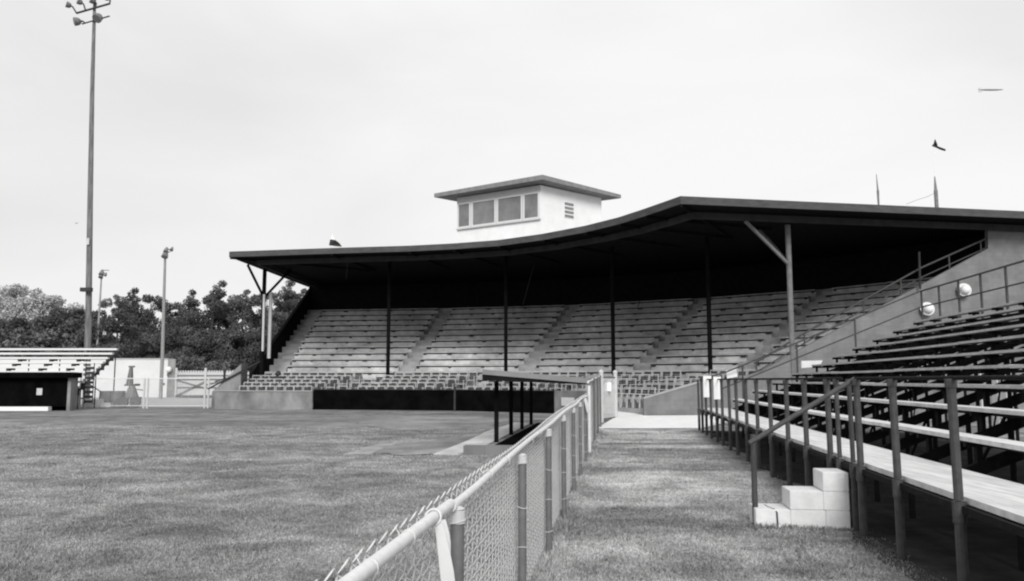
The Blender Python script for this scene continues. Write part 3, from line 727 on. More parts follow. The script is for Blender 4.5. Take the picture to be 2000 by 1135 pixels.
# block steps
stp = thing('block_steps', F(2.0, 9.9, 0), 'three white painted concrete block steps up to the bleacher walkway', 'steps')
def bevbox(name, x0, x1, y0, y1, z0, z1, m, par):
    bmz = bmesh.new(); P = [F(x, y, z) for z in (z0, z1) for x, y in ((x0, y0), (x1, y0), (x1, y1), (x0, y1))]
    offv = Vector(par.location); V = [bmz.verts.new(Vector(q) - offv) for q in P]
    for f_ in ((3, 2, 1, 0), (4, 5, 6, 7), (0, 1, 5, 4), (1, 2, 6, 5), (2, 3, 7, 6), (3, 0, 4, 7)): bmz.faces.new([V[i] for i in f_])
    bmesh.ops.bevel(bmz, geom=bmz.edges[:], offset=0.006, segments=2, affect='EDGES')
    me = bpy.data.meshes.new(name); bmz.to_mesh(me); bmz.free(); me.materials.append(m)
    o = bpy.data.objects.new(name, me); COL.objects.link(o); o.parent = par; return o
for (x0, x1, z0, z1) in ((1.50, 1.878, -0.01, 0.2), (1.88, 2.26, -0.01, 0.2), (2.262, 2.52, -0.01, 0.2), (1.88, 2.24, 0.202, 0.407), (2.242, 2.52, 0.202, 0.407), (2.242, 2.52, 0.409, 0.618)):
    bevbox('block', x0, x1, 9.73 + random.uniform(-0.002, 0.002), 10.2, z0, z1, M_whitedirty, stp)
c = MB(); c.tube([F(1.66, 10.1, 0.197), F(1.67, 9.9, 0.198), F(1.71, 9.76, 0.2), F(1.73, 9.715, 0.17), F(1.735, 9.712, 0.0)], 0.008, 5)
tag(c.build('cable', M_dark), 'short dark cable lying over the lowest white step', 'cable')

# white boards on the far end of the guardrail
for (x0, x1, y0, y1, lab) in ((1373, 1390, 734, 776, 'tall white board hung on the far end of the guardrail, left one'), (1393, 1409, 736, 780, 'tall white board hung on the guardrail, right of its twin')):
    Yf = 24.9 if x0 == 1373 else 22.2
    c = F(BXF, Yf); a = atY(x0, y0, c[1] - 0.09); e = atY(x1, y1, c[1] - 0.09)
    b = MB(); b.box(a[0], e[0], c[1] - 0.11, c[1] - 0.09, e[2], a[2]); tag(b.build('white_board', M_white), lab, 'board')
b = MB()
a0 = atY(1418, 724, 26.6); a1 = atY(1438, 721, 26.6); a2 = atY(1440, 736, 26.6); a3 = atY(1420, 739, 26.6)
flagpatch(b, [a0, a1, a2, a3], 0.02); tag(b.build('white_card', M_white), 'small tilted white card fixed to the far end rail of the bleacher', 'card')
b = MB(); a0 = atY(1565, 705, 26.8); a1 = atY(1606, 704, 26.8); a2 = atY(1600, 716, 26.8); a3 = atY(1565, 719, 26.8)
flagpatch(b, [a0, a1, a2, a3], 0.03); tag(b.build('marker_board', M_white), 'low white panel at the far end of the middle bleacher rows', 'panel')

# white fence behind the bleacher
pf = thing('perimeter_fence', F(13, 16, 0), 'white board fence seen through the gaps under the bleacher', 'fence')
b = MB()
yy = 4
while yy < 31:
    if random.random() < 0.85: fbox(b, 12.5, 12.53, yy, yy + 0.42, 0.05, 1.9)
    yy += 0.62
b.build('boards', M_white, pf)
b = MB(); fbox(b, 12.535, 12.6, 4, 31, 0.5, 0.6); fbox(b, 12.535, 12.6, 4, 31, 1.5, 1.6); b.build('rails', M_trim, pf)

# ================================================================== CHAIN LINK FENCE
FX = -0.705
cf = thing('chain_link_fence', F(FX, 10, 0), 'long galvanized chain link fence running from the camera to the dugout', 'fence')
def railz(y): return float(np.interp(y, [0, 2.1, 3.6, 6, 9.5, 17.8, 18.6], [1.12, 1.12, 1.14, 1.155, 1.235, 1.31, 1.32]))
def zig(y0, y1, ztop, x, zbot=0.03, pitch=0.062, r=0.0038, sides=4):
    Vs = []; Fs = []; base = 0; k = 0; y = y0; st_ = 0.031
    while y < y1:
        zt = ztop(y); nseg = int((zt - zbot) / st_); j = np.arange(nseg + 1)
        zz = zt - j * st_; side = ((j + k) % 2) * 2 - 1
        wob = 0.002 * np.sin(zz * 9 + y * 3)
        yy = y + side * (pitch * 0.5 + 0.002); xx = x + np.where(j % 2 == 0, 0.005, -0.005) + 0.012 * math.sin(y * 1.7) * np.sin((zz) * 2.6) + wob
        X = xx * ct + yy * st; Y = -xx * st + yy * ct
        P = np.stack([X, Y, zz], 1); ring = []
        for q in range(sides):
            a = 2 * math.pi * q / sides + 0.4; o = np.array([math.cos(a) * r, math.sin(a) * r * 1.0, math.sin(a) * r * 0.5]); ring.append(P + o)
        V = np.stack(ring, 1).reshape(-1, 3); m = nseg + 1
        i = np.arange(m - 1)[:, None] * sides; q = np.arange(sides)[None, :]; q2 = (q + 1) % sides
        f = np.stack([i + q, i + q2, i + sides + q2, i + sides + q], 2).reshape(-1, 4) + base
        Vs.append(V); Fs.append(f); base += len(V); y += pitch; k += 1
    return np.concatenate(Vs), np.concatenate(Fs)
V, Fc = zig(0.9, 18.6, lambda y: railz(y) + 0.043, FX - 0.04)
npmesh('mesh', V, Fc, M_wire, cf)
b = MB(); ys = [0.6 + 0.235 * k for k in range(13)]
b.tube([F(FX, y, railz(y) + 0.005 * math.sin(y)) for y in ys], 0.0225, 14); 
tr = b.build('top_rail', M_galv, cf, smooth=True)
b = MB(); ys = [3.40] + [4 + 0.9 * k for k in range(16)] + [18.5]
b.tube([F(FX + 0.012 * math.sin(y * 0.7), y, railz(y) + 0.012 * math.sin(y * 1.3)) for y in ys], 0.019, 12); b.build('top_rail', M_galv, cf, smooth=True)
fposts = [1.35, 3.46, 5.78, 7.93, 10.05, 12.2, 14.3, 16.45]
for y in fposts:
    b = MB(); zt = railz(y) - 0.03; b.tube([F(FX + 0.022, y, 0), F(FX + 0.022, y, zt)], 0.029, 12)
    po = b.build('post', M_galvpost, cf, smooth=True)
    b = MB(); b.tube([F(FX + 0.022, y, zt - 0.055), F(FX + 0.022, y, zt)], 0.034, 12); b.tube([F(FX + 0.022, y, zt), F(FX + 0.02, y, zt + 0.014)], [0.034, 0.014], 12); b.build('post_cap', M_trim, po)
    b = MB()
    for hz in (0.17, 0.42, 0.66, 0.93):
        z = zt * hz + 0.03
        b.tube([F(FX + 0.022 + 0.034 * math.cos(a), y + 0.036 * math.sin(a), z + 0.006 * math.sin(a * 1.5 + hz * 9)) for a in np.linspace(-2.6, 2.6, 12)], 0.0032, 5)
    b.build('tie_wire', M_wire, po)
for y in (1.95, 2.30, 2.72, 4.4, 5.1, 6.5, 7.2, 8.7):
    b = MB()
    b.tube([F(FX + 0.026 * math.cos(a), y + 0.012 * math.sin(a * 0.5), railz(y) + 0.026 * math.sin(a)) for a in np.linspace(0, 2 * math.pi, 14)], 0.0024, 5)
    b.tube([F(FX - 0.024, y, railz(y) + 0.006), F(FX - 0.05, y + 0.03, railz(y) + 0.03)], 0.0024, 5)
    b.build('rail_tie', M_wire, cf)
# end post (tall)
b = MB(); b.tube([F(FX + 0.02, 18.62, 0), F(FX + 0.02, 18.62, 1.52)], 0.035, 10); b.build('end_post', M_galv, cf, smooth=True)
# taller fence beyond, to the gate
tf = thing('tall_mesh_fence', F(FX, 25, 0), 'taller dense mesh fence panel between the chain link fence and the gate', 'fence')
V, Fc = zig(18.7, 32.4, lambda y: 1.62 + (y - 18.7) * 0.016, FX - 0.03, r=0.003)
npmesh('mesh', V, Fc, M_wire, tf)
b = MB(); b.tube([F(FX, 18.65, 1.6), F(FX, 32.4, 1.82)], 0.022, 8); b.build('top_rail', M_galv, tf, smooth=True)
for y in (22.1, 25.5, 29): b = MB(); b.tube([F(FX + 0.03, y, 0), F(FX + 0.03, y, 1.64 + (y - 18.7) * 0.016)], 0.03, 8); b.build('post', M_galvpost, tf)
# gate
gt = thing('mesh_gate', F(-0.5, 33.5, 0), 'narrow mesh gate between two pale capped posts by the path', 'gate')
g0 = F(-0.72, 32.55, 0); g1 = F(-0.18, 34.3, 0)
for q_ in (g0, g1):
    b = MB(); b.tube([(q_[0], q_[1], 0), (q_[0], q_[1], 1.93)], 0.085, 10); b.ball((q_[0], q_[1], 1.95), 0.1); b.build('gate_post', M_trim, gt, smooth=True)
b = MB(); b.tube([(g0[0], g0[1], 1.75), (g1[0], g1[1], 1.75)], 0.03, 8); b.tube([(g0[0], g0[1], 0.12), (g1[0], g1[1], 0.12)], 0.03, 8); b.build('gate_frame', M_galvpost, gt)
Vs = []
L = math.hypot(g1[0] - g0[0], g1[1] - g0[1]); ux = ((g1[0] - g0[0]) / L, (g1[1] - g0[1]) / L)
b = MB(); kk = int(L / 0.07)
for k in range(kk):
    for sgn in (1, -1):
        for h0 in range(int(1.6 / 0.07) // 1):
            pass
for k in range(-24, kk + 1):   # diagonal wires both ways
    for sg_ in (0, 1):
        s0 = k * 0.07; s1 = s0 + 1.6; z0, z1 = (0.13, 1.73) if sg_ else (1.73, 0.13)
        t0 = max(0, -s0 / 1.6); t1 = min(1, (L - s0) / 1.6)
        if t1 <= t0: continue
        pts = [(g0[0] + ux[0] * (s0 + 1.6 * t), g0[1] + ux[1] * (s0 + 1.6 * t), z0 + (z1 - z0) * t) for t in (t0, t1)]
        b.tube(pts, 0.005, 3, cap=False)
b.build('mesh', M_wire, gt)
m_ = ((g0[0] + g1[0]) / 2 - 0.03, (g0[1] + g1[1]) / 2 - 0.1)
b = MB(); b.prism([(m_[0] - 0.13, m_[1] - 0.05), (m_[0] + 0.13, m_[1] - 0.0), (m_[0] + 0.13, m_[1] + 0.02), (m_[0] - 0.13, m_[1] - 0.03)], 1.2, 1.55)
tag(b.build('gate_notice', M_white), 'small white notice hung on the mesh gate', 'notice')
# ribbons tied on the rail
def ribbon_tie(y, ln, wd, label):
    b = MB()
    for x0, dx, l_, w0 in ((FX + 0.02, 0.075, ln, wd), (FX + 0.034, 0.012, ln * 0.45, wd * 0.7)):
        P = [(x0 + dx * t + 0.006 * math.sin(t * 5), y - 0.03 + 0.05 * t * t + (0.02 if l_ < ln else 0), railz(y) - 0.01 - l_ * t, w0 * (0.55 + 0.45 * min(1, t * 3))) for t in [k / 8 for k in range(9)]]
        top = []; 
        for k in range(8):
            a, c = P[k], P[k + 1]
            b.hexa([F(a[0] - a[3] / 2, a[1], a[2]), F(a[0] + a[3] / 2, a[1] + .012, a[2]), F(a[0] + a[3] / 2, a[1] + .015, a[2]), F(a[0] - a[3] / 2, a[1] + .003, a[2])],
                   [F(c[0] - c[3] / 2, c[1], c[2]), F(c[0] + c[3] / 2, c[1] + .012, c[2]), F(c[0] + c[3] / 2, c[1] + .015, c[2]), F(c[0] - c[3] / 2, c[1] + .003, c[2])])
    b.tube([F(FX + 0.03 * math.cos(a), y - 0.02 + 0.01 * math.sin(a), railz(y) + 0.03 * math.sin(a)) for a in np.linspace(0, 2 * math.pi, 14)], 0.0045, 5)
    tag(b.build('ribbon', M_cloth), label, 'ribbon')
ribbon_tie(3.12, 0.5, 0.05, 'long white cloth strip tied to the near fence rail beside the first post')
ribbon_tie(16.3, 0.28, 0.06, 'small white cloth strip tied to the far end of the fence rail')
# litter
for (x, y, lab, s) in ((1661, 1112, 'crumpled white scrap on the grass beyond the steps, right one', 0.03), (1624, 1131, 'crumpled white scrap at the bottom edge of the grass walk', 0.028), (1128, 1012, 'small curled white scrap at the foot of the fence', 0.02)):
    a = atz(x, y, 0); b = MB(); b.add([(a[0] - s, a[1] - s * .6, 0.01), (a[0] + s, a[1] - s * .4, 0.03), (a[0] + s * .8, a[1] + s, 0.02), (a[0] - s * .7, a[1] + s * .7, 0.045), (a[0], a[1], 0.06), (a[0], a[1], 0.004)], [(0, 1, 4), (1, 2, 4), (2, 3, 4), (3, 0, 4), (1, 0, 5), (2, 1, 5), (3, 2, 5), (0, 3, 5)])
    tag(b.build('paper_scrap', M_galvpost), lab, 'scrap')

# ================================================================== NEAR DUGOUT
dg = thing('dugout', F(-2.2, 25, 0), 'near open dugout with a slanted slab roof on dark posts beside the fence', 'dugout')
def fx_of(px, py, z=0): q = atz(px, py, z); return toF(q)
# roof slab, sloping down towards the fence
ra0 = F(-3.5, 20.9, 1.64); ra1 = F(-0.78, 20.9, 1.53); ra2 = F(-0.78, 31.5, 1.53); ra3 = F(-3.5, 31.5, 1.64)
b = MB(); b.hexa([ra0, ra1, ra2, ra3], [(q[0], q[1], z_) for q, z_ in ((ra0, 1.80), (ra1, 1.60), (ra2, 1.60), (ra3, 1.80))]); rfo = b.build('roof', M_black, dg)
b = MB(); b.hexa([(q[0], q[1], z_) for q, z_ in ((ra0, 1.803), (ra1, 1.603), (ra2, 1.603), (ra3, 1.803))], [(q[0], q[1], z_) for q, z_ in ((ra0, 1.90), (ra1, 1.675), (ra2, 1.675), (ra3, 1.90))]); b.build('roof_felt', M_dugroof, rfo)
b = MB()
b.hexa([(ra0[0], ra0[1] - 0.04, 1.79), (ra1[0], ra1[1] - 0.04, 1.56), (ra1[0], ra1[1] - 0.005, 1.56), (ra0[0], ra0[1] - 0.005, 1.79)], [(ra0[0], ra0[1] - 0.04, 1.92), (ra1[0], ra1[1] - 0.04, 1.695), (ra1[0], ra1[1] - 0.005, 1.695), (ra0[0], ra0[1] - 0.005, 1.92)])
b.build('roof_edge', M_dugroof, rfo)
for (px, py) in ((968, 867), (996, 862), (1017, 850), (1033, 828)):
    Y = {968: 21.9, 996: 24.9, 1017: 27.7, 1033: 30.6}[px]; X = -3.28
    b = MB(); p0 = F(X, Y, 0); b.box(p0[0] - 0.06, p0[0] + 0.06, p0[1] - 0.06, p0[1] + 0.06, -0.02, 1.62); b.build('post', M_column, dg)
b = MB(); fbox(b, -3.15, -0.95, 18.45, 31.5, 0.004, 0.02); b.build('floor', M_padding, dg)
b = MB(); fbox(b, -1.9, -1.5, 22.0, 31.0, 0.38, 0.43); fbox(b, -1.75, -1.65, 23, 23.1, 0.02, 0.38); fbox(b, -1.75, -1.65, 30, 30.1, 0.02, 0.38); b.build('bench', M_dark, dg)
b = MB(); fbox(b, -3.45, -0.95, 18.1, 18.4, 0, 0.2); b.build('end_kerb', M_block, dg)
ap = MB()
pts = [G(846, 889), G(895, 889), F(-3.35, 18.5)[:2], F(-3.35, 31.5)[:2], F(-4.0, 31.5)[:2], G(945, 846), G(938, 851), G(905, 866)]
ap.prism([q[:2] for q in pts], -0.02, 0.028); tag(ap.build('apron', M_apron), 'pale concrete apron along the open side of the near dugout', 'pavement', kind='structure')

# ================================================================== LEFT SIDE: far dugout, small bleacher, white building, fences
fd = thing('far_dugout', (-29, 47, 0), 'low black far dugout with a grey end wall at the left edge', 'dugout')
Yd = 44.5
xf = atY(136, 800, Yd)[0]; Yk = Yd + 2.6; xk = atY(150, 790, Yk)[0]      # the end wall runs back at a slant
b = MB(); b.prism([(-42, Yd - 0.35), (xf + 0.25, Yd - 0.35), (xk + 0.12, Yk + 0.2), (-42, Yk + 0.2)], 1.76, 2.06); b.build('roof', M_padding, fd)
b = MB(); b.box(-42, xk - 0.2, Yk - 0.2, Yk, 0, 1.755); b.build('back_wall', M_padding, fd)
b = MB(); b.prism([(xf - 0.18, Yd), (xf, Yd), (xk, Yk), (xk - 0.18, Yk)], 0, 1.757); b.build('end_wall', M_conc, fd)
b = MB(); b.box(-42, atY(100, 795, Yd)[0], Yd - 0.3, Yd + 0.05, 0, 0.22); b.build('bench_kerb', M_white, fd)
b = MB(); b.prism([(-42, Yd + 0.05), (xf - 0.2, Yd + 0.05), (xk - 0.2, Yk - 0.2), (-42, Yk - 0.2)], 0.004, 0.02); b.build('floor', M_padding, fd)
b = MB(); b.box(-42, xf - 0.19, Yd + 0.06, Yd + 0.14, 0.222, 1.757); b.build('interior_shade', M_padding, fd)  # black panel standing in for the shade inside the dugout
a = atY(76, 765, Yd); b = MB(); b.box(a[0] - 0.15, a[0] + 0.15, Yd + 0.04, Yd + 0.08, a[2] - 0.18, a[2] + 0.18); tag(b.build('notice', M_trim), 'small pale square notice on the black far dugout', 'notice')

lb = thing('far_bleacher', (-30, 49, 0), 'small open bleacher with pale planks behind the far dugout', 'bleacher')
NL = 9; x1 = atY(228, 680, 51.5)[0]
for i in range(NL):
    Yr = 51.5 - 0.55 * i; z = 3.62 - 0.29 * i
    b = MB(); b.box(-46, x1 + 0.1 * i * 0, Yr, Yr + 0.25, z - 0.12, z); b.build('seat_plank', M_galv, lb)
    if i in (0, 1, 2): b = MB(); b.box(-46, x1 - 0.1, Yr - 0.3, Yr - 0.05, z - 0.42, z - 0.30); b.build('footboard', M_dark, lb)
for px in (228, 172, 120, 60, -20):
    X = atY(px, 680, 51.5)[0]; b = MB()
    b.bar((X - 0.05, 51.6, 3.3), (X - 0.05, 47.0, 0.87), 0.07, 0.12)
    for i in range(NL): b.bar((X - 0.05, 51.6 - 0.55 * i, 3.1 - 0.29 * i), (X - 0.05, 51.6 - 0.55 * i, 3.5 - 0.29 * i), 0.12, 0.16, up=(1, 0, 0))
    for Yr, zt in ((51.5, 3.4), (49.2, 2.1), (47.3, 1.0)): b.tube([(X - 0.05, Yr, 0), (X - 0.05, Yr, zt)], 0.035, 6)
    b.bar((X - 0.05, 51.5, 0.4), (X - 0.05, 48.2, 1.5), 0.04, 0.05)
    b.build('frame', M_dark, lb)
b = MB(); Xs = atY(175, 740, 46.9)[0]
for k in range(8): b.box(Xs - 0.22, Xs + 0.22, 46.85 + 0.0, 46.9, 0.35 + 0.27 * k, 0.5 + 0.27 * k)
b.bar((Xs - 0.24, 46.88, 0.3), (Xs - 0.24, 46.88, 2.6), 0.04, 0.04); b.bar((Xs + 0.24, 46.88, 0.3), (Xs + 0.24, 46.88, 2.6), 0.04, 0.04)
b.build('ladder_steps', M_dark, lb)

wb = thing('white_building', (-45, 82, 0), 'low white flat building with a grey end behind the small bleacher', 'building')
Yb = 78.0; xb = atY(325, 775, Yb)[0]; xg = atY(340, 775, Yb)[0]
b = MB(); b.box(-75, xb, Yb, Yb + 10, 0, 3.62); b.build('wall', MATS['dull_white'], wb)
b = MB(); b.box(xb + 0.003, xg, Yb + 0.0, Yb + 10, 0, 3.6); b.build('end_wall', M_conc, wb)
b = MB(); b.box(-75, xb, Yb - 0.1, Yb + 10, 3.622, 3.68); b.build('roof_edge', M_trim, wb)
a = atY(317, 750, Yb); b = MB(); b.box(a[0] - 0.24, a[0] + 0.24, Yb - 0.06, Yb - 0.01, a[2] - 0.1, a[2] + 0.1); tag(b.build('plate', M_galvpost), 'small grey plate on the white building wall near its corner', 'plate')
a = atY(332, 722, Yb); b = MB(); b.ball((a[0], Yb - 0.25, a[2]), 0.28, 12, 8); b.tube([(a[0], Yb - 0.2, a[2]), (a[0], Yb, a[2])], 0.06, 6); tag(b.build('globe_lamp', M_white, smooth=True), 'white globe lamp on the grey end of the white building', 'lamp')
# white double gate fence far left
wg = thing('white_gate', (-32, 75, 0), 'wide white board gate with diagonal bracing beside the white building', 'gate')
Yg = 76.0
xa = atY(343, 775, Yg)[0]; xm = atY(400, 775, Yg)[0]; xz = atY(500, 775, Yg)[0]
b = MB(); b.box(xa, xz + 6, Yg, Yg + 0.05, 0.1, 2.35)
x = xa
while x < xz + 6: b.box(x + 0.03, x + 0.19, Yg + 0.002, Yg + 0.04, 2.352, 2.5); x += 0.24
b.build('boards', M_trim, wg)
b = MB()
for z in (2.05, 1.7, 0.95, 0.2): b.bar((xa, Yg - 0.05, z), (xz + 6, Yg - 0.05, z), 0.05, 0.09)
b.bar((xa, Yg - 0.1, 1.65), (xm, Yg - 0.1, 0.9), 0.05, 0.08); b.bar((xa, Yg - 0.16, 0.15), (xm, Yg - 0.16, 1.5), 0.05, 0.08)
b.bar((xm, Yg - 0.1, 1.2), (xm + 4, Yg - 0.1, 2.1), 0.05, 0.08)
b.build('bracing', M_galvpost, wg)
for X in (xa, xm): b = MB(); b.box(X - 0.09, X + 0.09, Yg - 0.1, Yg - 0.06 + 0.05, 0, 2.75); b.build('gate_post', M_trim, wg)
# low pipe fence at the field edge, left
pfx = thing('pipe_fence', (-26, 48, 0), 'thin pale chain link field fence in front of the white building', 'fence')
Yp = 48.2
xs = [atY(px, 797, Yp)[0] for px in (155, 165, 280, 287, 399, 406)]
for X in xs: b = MB(); b.tube([(X, Yp, 0), (X, Yp, 1.75)], 0.06, 8); b.build('post', M_trim, pfx)
b = MB(); b.tube([(xs[0], Yp, 1.73), (xs[-1], Yp, 1.73)], 0.03, 6); b.tube([(xs[0], Yp, 0.15), (xs[-1], Yp, 0.15)], 0.02, 6); b.build('rail', M_galv, pfx)
b = MB(); x = xs[0]
while x < xs[-1] - 1.5:
    b.tube([(x, Yp, 0.1), (x + 1.6, Yp, 1.7)], 0.003, 3, cap=False); b.tube([(x + 1.6, Yp, 0.1), (x, Yp, 1.7)], 0.003, 3, cap=False); x += 0.09
b.build('mesh', M_wire, pfx)
# dark post and rail at the ramp
b = MB()
for px in (438, 467): a = atY(px, 745, 48.3); b.tube([(a[0], 48.3, 0.9), (a[0], 48.3, 2.25)], 0.07, 6)
a = atY(420, 742, 48.3); c = atY(490, 722, 48.3); b.tube([(a[0], 48.3, 1.55), (c[0], 48.3, 2.2)], 0.035, 6); b.tube([(a[0], 48.3, 1.1), (c[0], 48.3, 1.75)], 0.03, 6)
b.build('ramp_posts', M_dark, gs)
# pitching machine and barrels left
pm = thing('pitching_machine', (atY(256, 790, 50)[0], 50, 0), 'dark wheeled field machine with a tall cone mast behind the pipe fence', 'machine')
c = atY(256, 790, 50)[0]
b = MB(); b.tube([(c - 0.15, 50, 1.3), (c - 0.1, 50, 2.4)], [0.22, 0.1], 10); b.box(c - 0.22, c + 0.08, 49.9, 50.1, 2.4, 2.5); b.build('mast', M_galvpost, pm)
b = MB(); b.bar((c - 0.45, 50, 1.33), (c + 0.45, 50, 1.33), 0.1, 0.09); b.box(c + 0.2, c + 0.45, 49.9, 50.1, 1.3, 1.42); b.bar((c + 0.1, 50, 1.1), (c + 0.75, 50, 1.02), 0.05, 0.05); b.build('crossbar', M_dark, pm)
b = MB(); b.tube([(c, 50, 0.55), (c, 50, 1.3)], [0.45, 0.16], 10); b.box(c - 0.5, c + 0.5, 49.7, 50.3, 0.5, 0.62); b.build('body', M_louver, pm)
for s in (-0.35, 0.4): b = MB(); b.tube([(c + s, 49.6, 0.33), (c + s, 49.75, 0.33)], 0.33, 14); b.build('wheel', M_galvpost, pm)
for k, (px, lab) in enumerate(((207, 'left grey barrel standing beside the small bleacher'), (230, 'right grey barrel beside the field machine'))):
    X = atY(px, 790, 50.3)[0]; b = MB(); b.tube([(X, 50.3, 0), (X, 50.3, 0.35), (X, 50.3, 0.37), (X, 50.3, 0.98)], [0.4, 0.4, 0.42, 0.4], 14); tag(b.build('barrel', M_louver), lab, 'barrel')
b = MB(); X = atY(180, 793, 49.5)[0]; b.box(X - 0.5, X + 0.5, 49.3, 49.9, 0, 0.5); b.box(X + 0.52, X + 1.1, 49.4, 49.9, 0, 0.28); tag(b.build('white_block', M_whitedirty), 'white blocks stacked at the foot of the small bleacher', 'block')

# ---------------------------------------------------------------- light poles
lpz = thing('light_pole', atY(172, 700, 55), 'tall dark wooden floodlight pole at left rising out of the frame', 'light pole', 'floodlight poles')
base = (-28.35, 55, 0)
lpz.location = base
def onp(px, py, Y=55): return atY(px, py, Y)
b = MB(); b.tube([(-28.35, 55, 0), onp(172.5, 640), onp(176, 400), onp(180, 180), onp(184.5, 18), onp(185, 0), onp(185.5, -14)], [0.23, 0.205, 0.175, 0.14, 0.10, 0.09, 0.085], 12); b.build('pole', M_wood, lpz, smooth=True)
b = MB(); b.bar(onp(149, 26), onp(215, 7, 54.6), 0.1, 0.1); b.build('crossarm', M_dark, lpz)
b = MB(); b.bar(onp(160, 47), onp(214, 31.5, 54.6), 0.07, 0.07); b.build('crossarm', M_dark, lpz)
def flood(px, py, r, tx, ty, m=M_lamp, arm=None):
    a = Vector(onp(px, py, 54.7)); d = Vector((tx, -0.45, ty)).normalized()
    q = MB(); q.tube([a - d * r * 0.9, a - d * r * 0.75, a - d * r * 0.3, a + d * r * 0.3, a + d * r * 0.75, a + d * r * 0.8], [r * 0.3, r * 0.62, r * 0.95, r * 1.05, r * 1.08, r * 0.95], 16)
    f = q.build('floodlight', m, lpz)
    q = MB(); q.tube([a - d * r * 0.8, a - d * r * 1.3, Vector(onp(arm[0], arm[1], 54.8))], [r * 0.3, 0.05, 0.05], 6); q.build('arm', M_dark, f)
flood(134, 10, 0.2, -0.6, 0.15, M_lamp, (149, 25)); flood(156, 4, 0.2, -0.45, 0.2, M_lamp, (167, 20)); flood(181, 2, 0.2, -0.45, 0.2, M_lamp, (187, 14)); flood(209, -4, 0.2, -0.3, 0.2, M_lamp, (214, 7))
flood(151, 42, 0.27, -0.7, -0.25, M_lamp, (166, 45)); flood(192, 34, 0.30, -0.1, -0.5, M_lamp, (196, 37))
a = onp(177, 566, 54.7); a = onp(167, 566, 54.6)
b = MB(); b.box(a[0] - 0.28, a[0] + 0.45, 54.4, 54.7, a[2] - 0.13, a[2] + 0.13); b.build('transformer_box', M_dark, lpz)
a = onp(172, 468, 54.7); b = MB(); b.box(a[0] - 0.08, a[0] + 0.08, 54.68, 54.74, a[2] - 0.35, a[2] + 0.1); b.build('pole_plate', M_trim, lpz)
def smallpole(px0, py0, px1, py1, Y, r, lab, heads):
    t = thing('light_pole', (atY(px0, py0, Y)[0], Y, 0), lab, 'light pole', 'floodlight poles'); b = MB()
    b.tube([(atY(px0, py0, Y)[0], Y, 0), atY(px0, py0, Y), atY(px1, py1, Y)], [r, r, r * 0.62], 10); b.build('pole', M_woodpale, t, smooth=True)
    for (dx, dy, rr, ax) in heads:
        a = Vector(atY(px1 + dx, py1 + dy, Y - 0.2)); q = MB(); q.tube([a + Vector((0, .1, rr)), a, a + Vector((0, -.15, -rr))], [rr * .4, rr * .8, rr], 10); q.build('floodlight', M_lamp, t)
    b = MB(); b.bar(atY(px1, py1 + 1, Y), atY(px1 + 14, py1 + 1, Y), 0.06, 0.08); b.bar(atY(px1, py1 + 8, Y), atY(px1 + 9, py1 + 6, Y), 0.06, 0.08); b.build('crossarm', M_lamp, t)
smallpole(317, 702, 323, 486, 72, 0.155, 'pale slender floodlight pole behind the corner of the white building', ((0, 10, 0.3, 0), (2, 2, 0.22, 0), (13, 0, 0.16, 0)))
smallpole(192, 640, 199, 527, 88, 0.115, 'short far floodlight pole just right of the tall dark pole', ((0, 5, 0.28, 0), (-1, 11, 0.25, 0), (8, 9, 0.15, 0)))
# pale steel lattice among the left trees
lt = thing('lattice_tower', (atY(66, 640, 92)[0], 92, 0), 'faint pale steel lattice tower among the leftmost trees', 'tower')
for s in (-0.48, 0.48):
    X = atY(66, 640, 92)[0] + s; b = MB(); b.tube([(X, 84, 0), (X, 84, 12.6)], 0.06, 6); b.build('leg', M_trim, lt)
b = MB()
for k in range(12): X = atY(66, 640, 92)[0]; b.bar((X - 0.48, 84, 1 + k), (X + 0.48, 84, 2 + k), 0.03, 0.03)
b.build('lattice', M_trim, lt)

# ================================================================== TREES
def crown(seed, H_, W_, n_clump, per, leaf, base=0.12, shape='round'):
    r = np.random.default_rng(seed); V = []; 
    cs = []
    for k in range(n_clump):
        t = base + (1 - base) * r.random() ** 0.85
        if shape == 'pine': rad = W_ * (0.10 + 0.85 * (1 - t) ** 0.75)
        else: rad = W_ * math.sqrt(max(0.05, 1 - ((t - 0.45) / 0.58) ** 2))
        a = r.random() * 2 * math.pi; d = rad * math.sqrt(r.random())
        cs.append((math.cos(a) * d, math.sin(a) * d, H_ * t * 0.97, (0.55 + 0.75 * r.random()) * (1.15 - 0.55 * t) * W_ * 0.30))
    P = []
    for (x, y, z, cr) in cs:
        m = int(per * (cr / (W_ * 0.3)) ** 1.6) + 12
        d = r.normal(size=(m, 3)); d /= np.linalg.norm(d, axis=1)[:, None]
        rr_ = cr * (0.55 + 0.5 * r.random((m, 1))); q = d * rr_ * np.array([1, 1, 0.72]) + np.array([x, y, z]); P.append(q)
    P = np.concatenate(P); m = len(P)
    a = r.normal(size=(m, 3)); a /= np.linalg.norm(a, axis=1)[:, None]; b_ = np.cross(a, r.normal(size=(m, 3))); b_ /= np.linalg.norm(b_, axis=1)[:, None]
    s = leaf * (0.6 + 0.8 * r.random((m, 1)))
    V = np.stack([P - a * s, P + b_ * s * 0.55, P + a * s, P - b_ * s * 0.55], 1).reshape(-1, 3)
    return V, np.arange(4 * m).reshape(-1, 4), cs
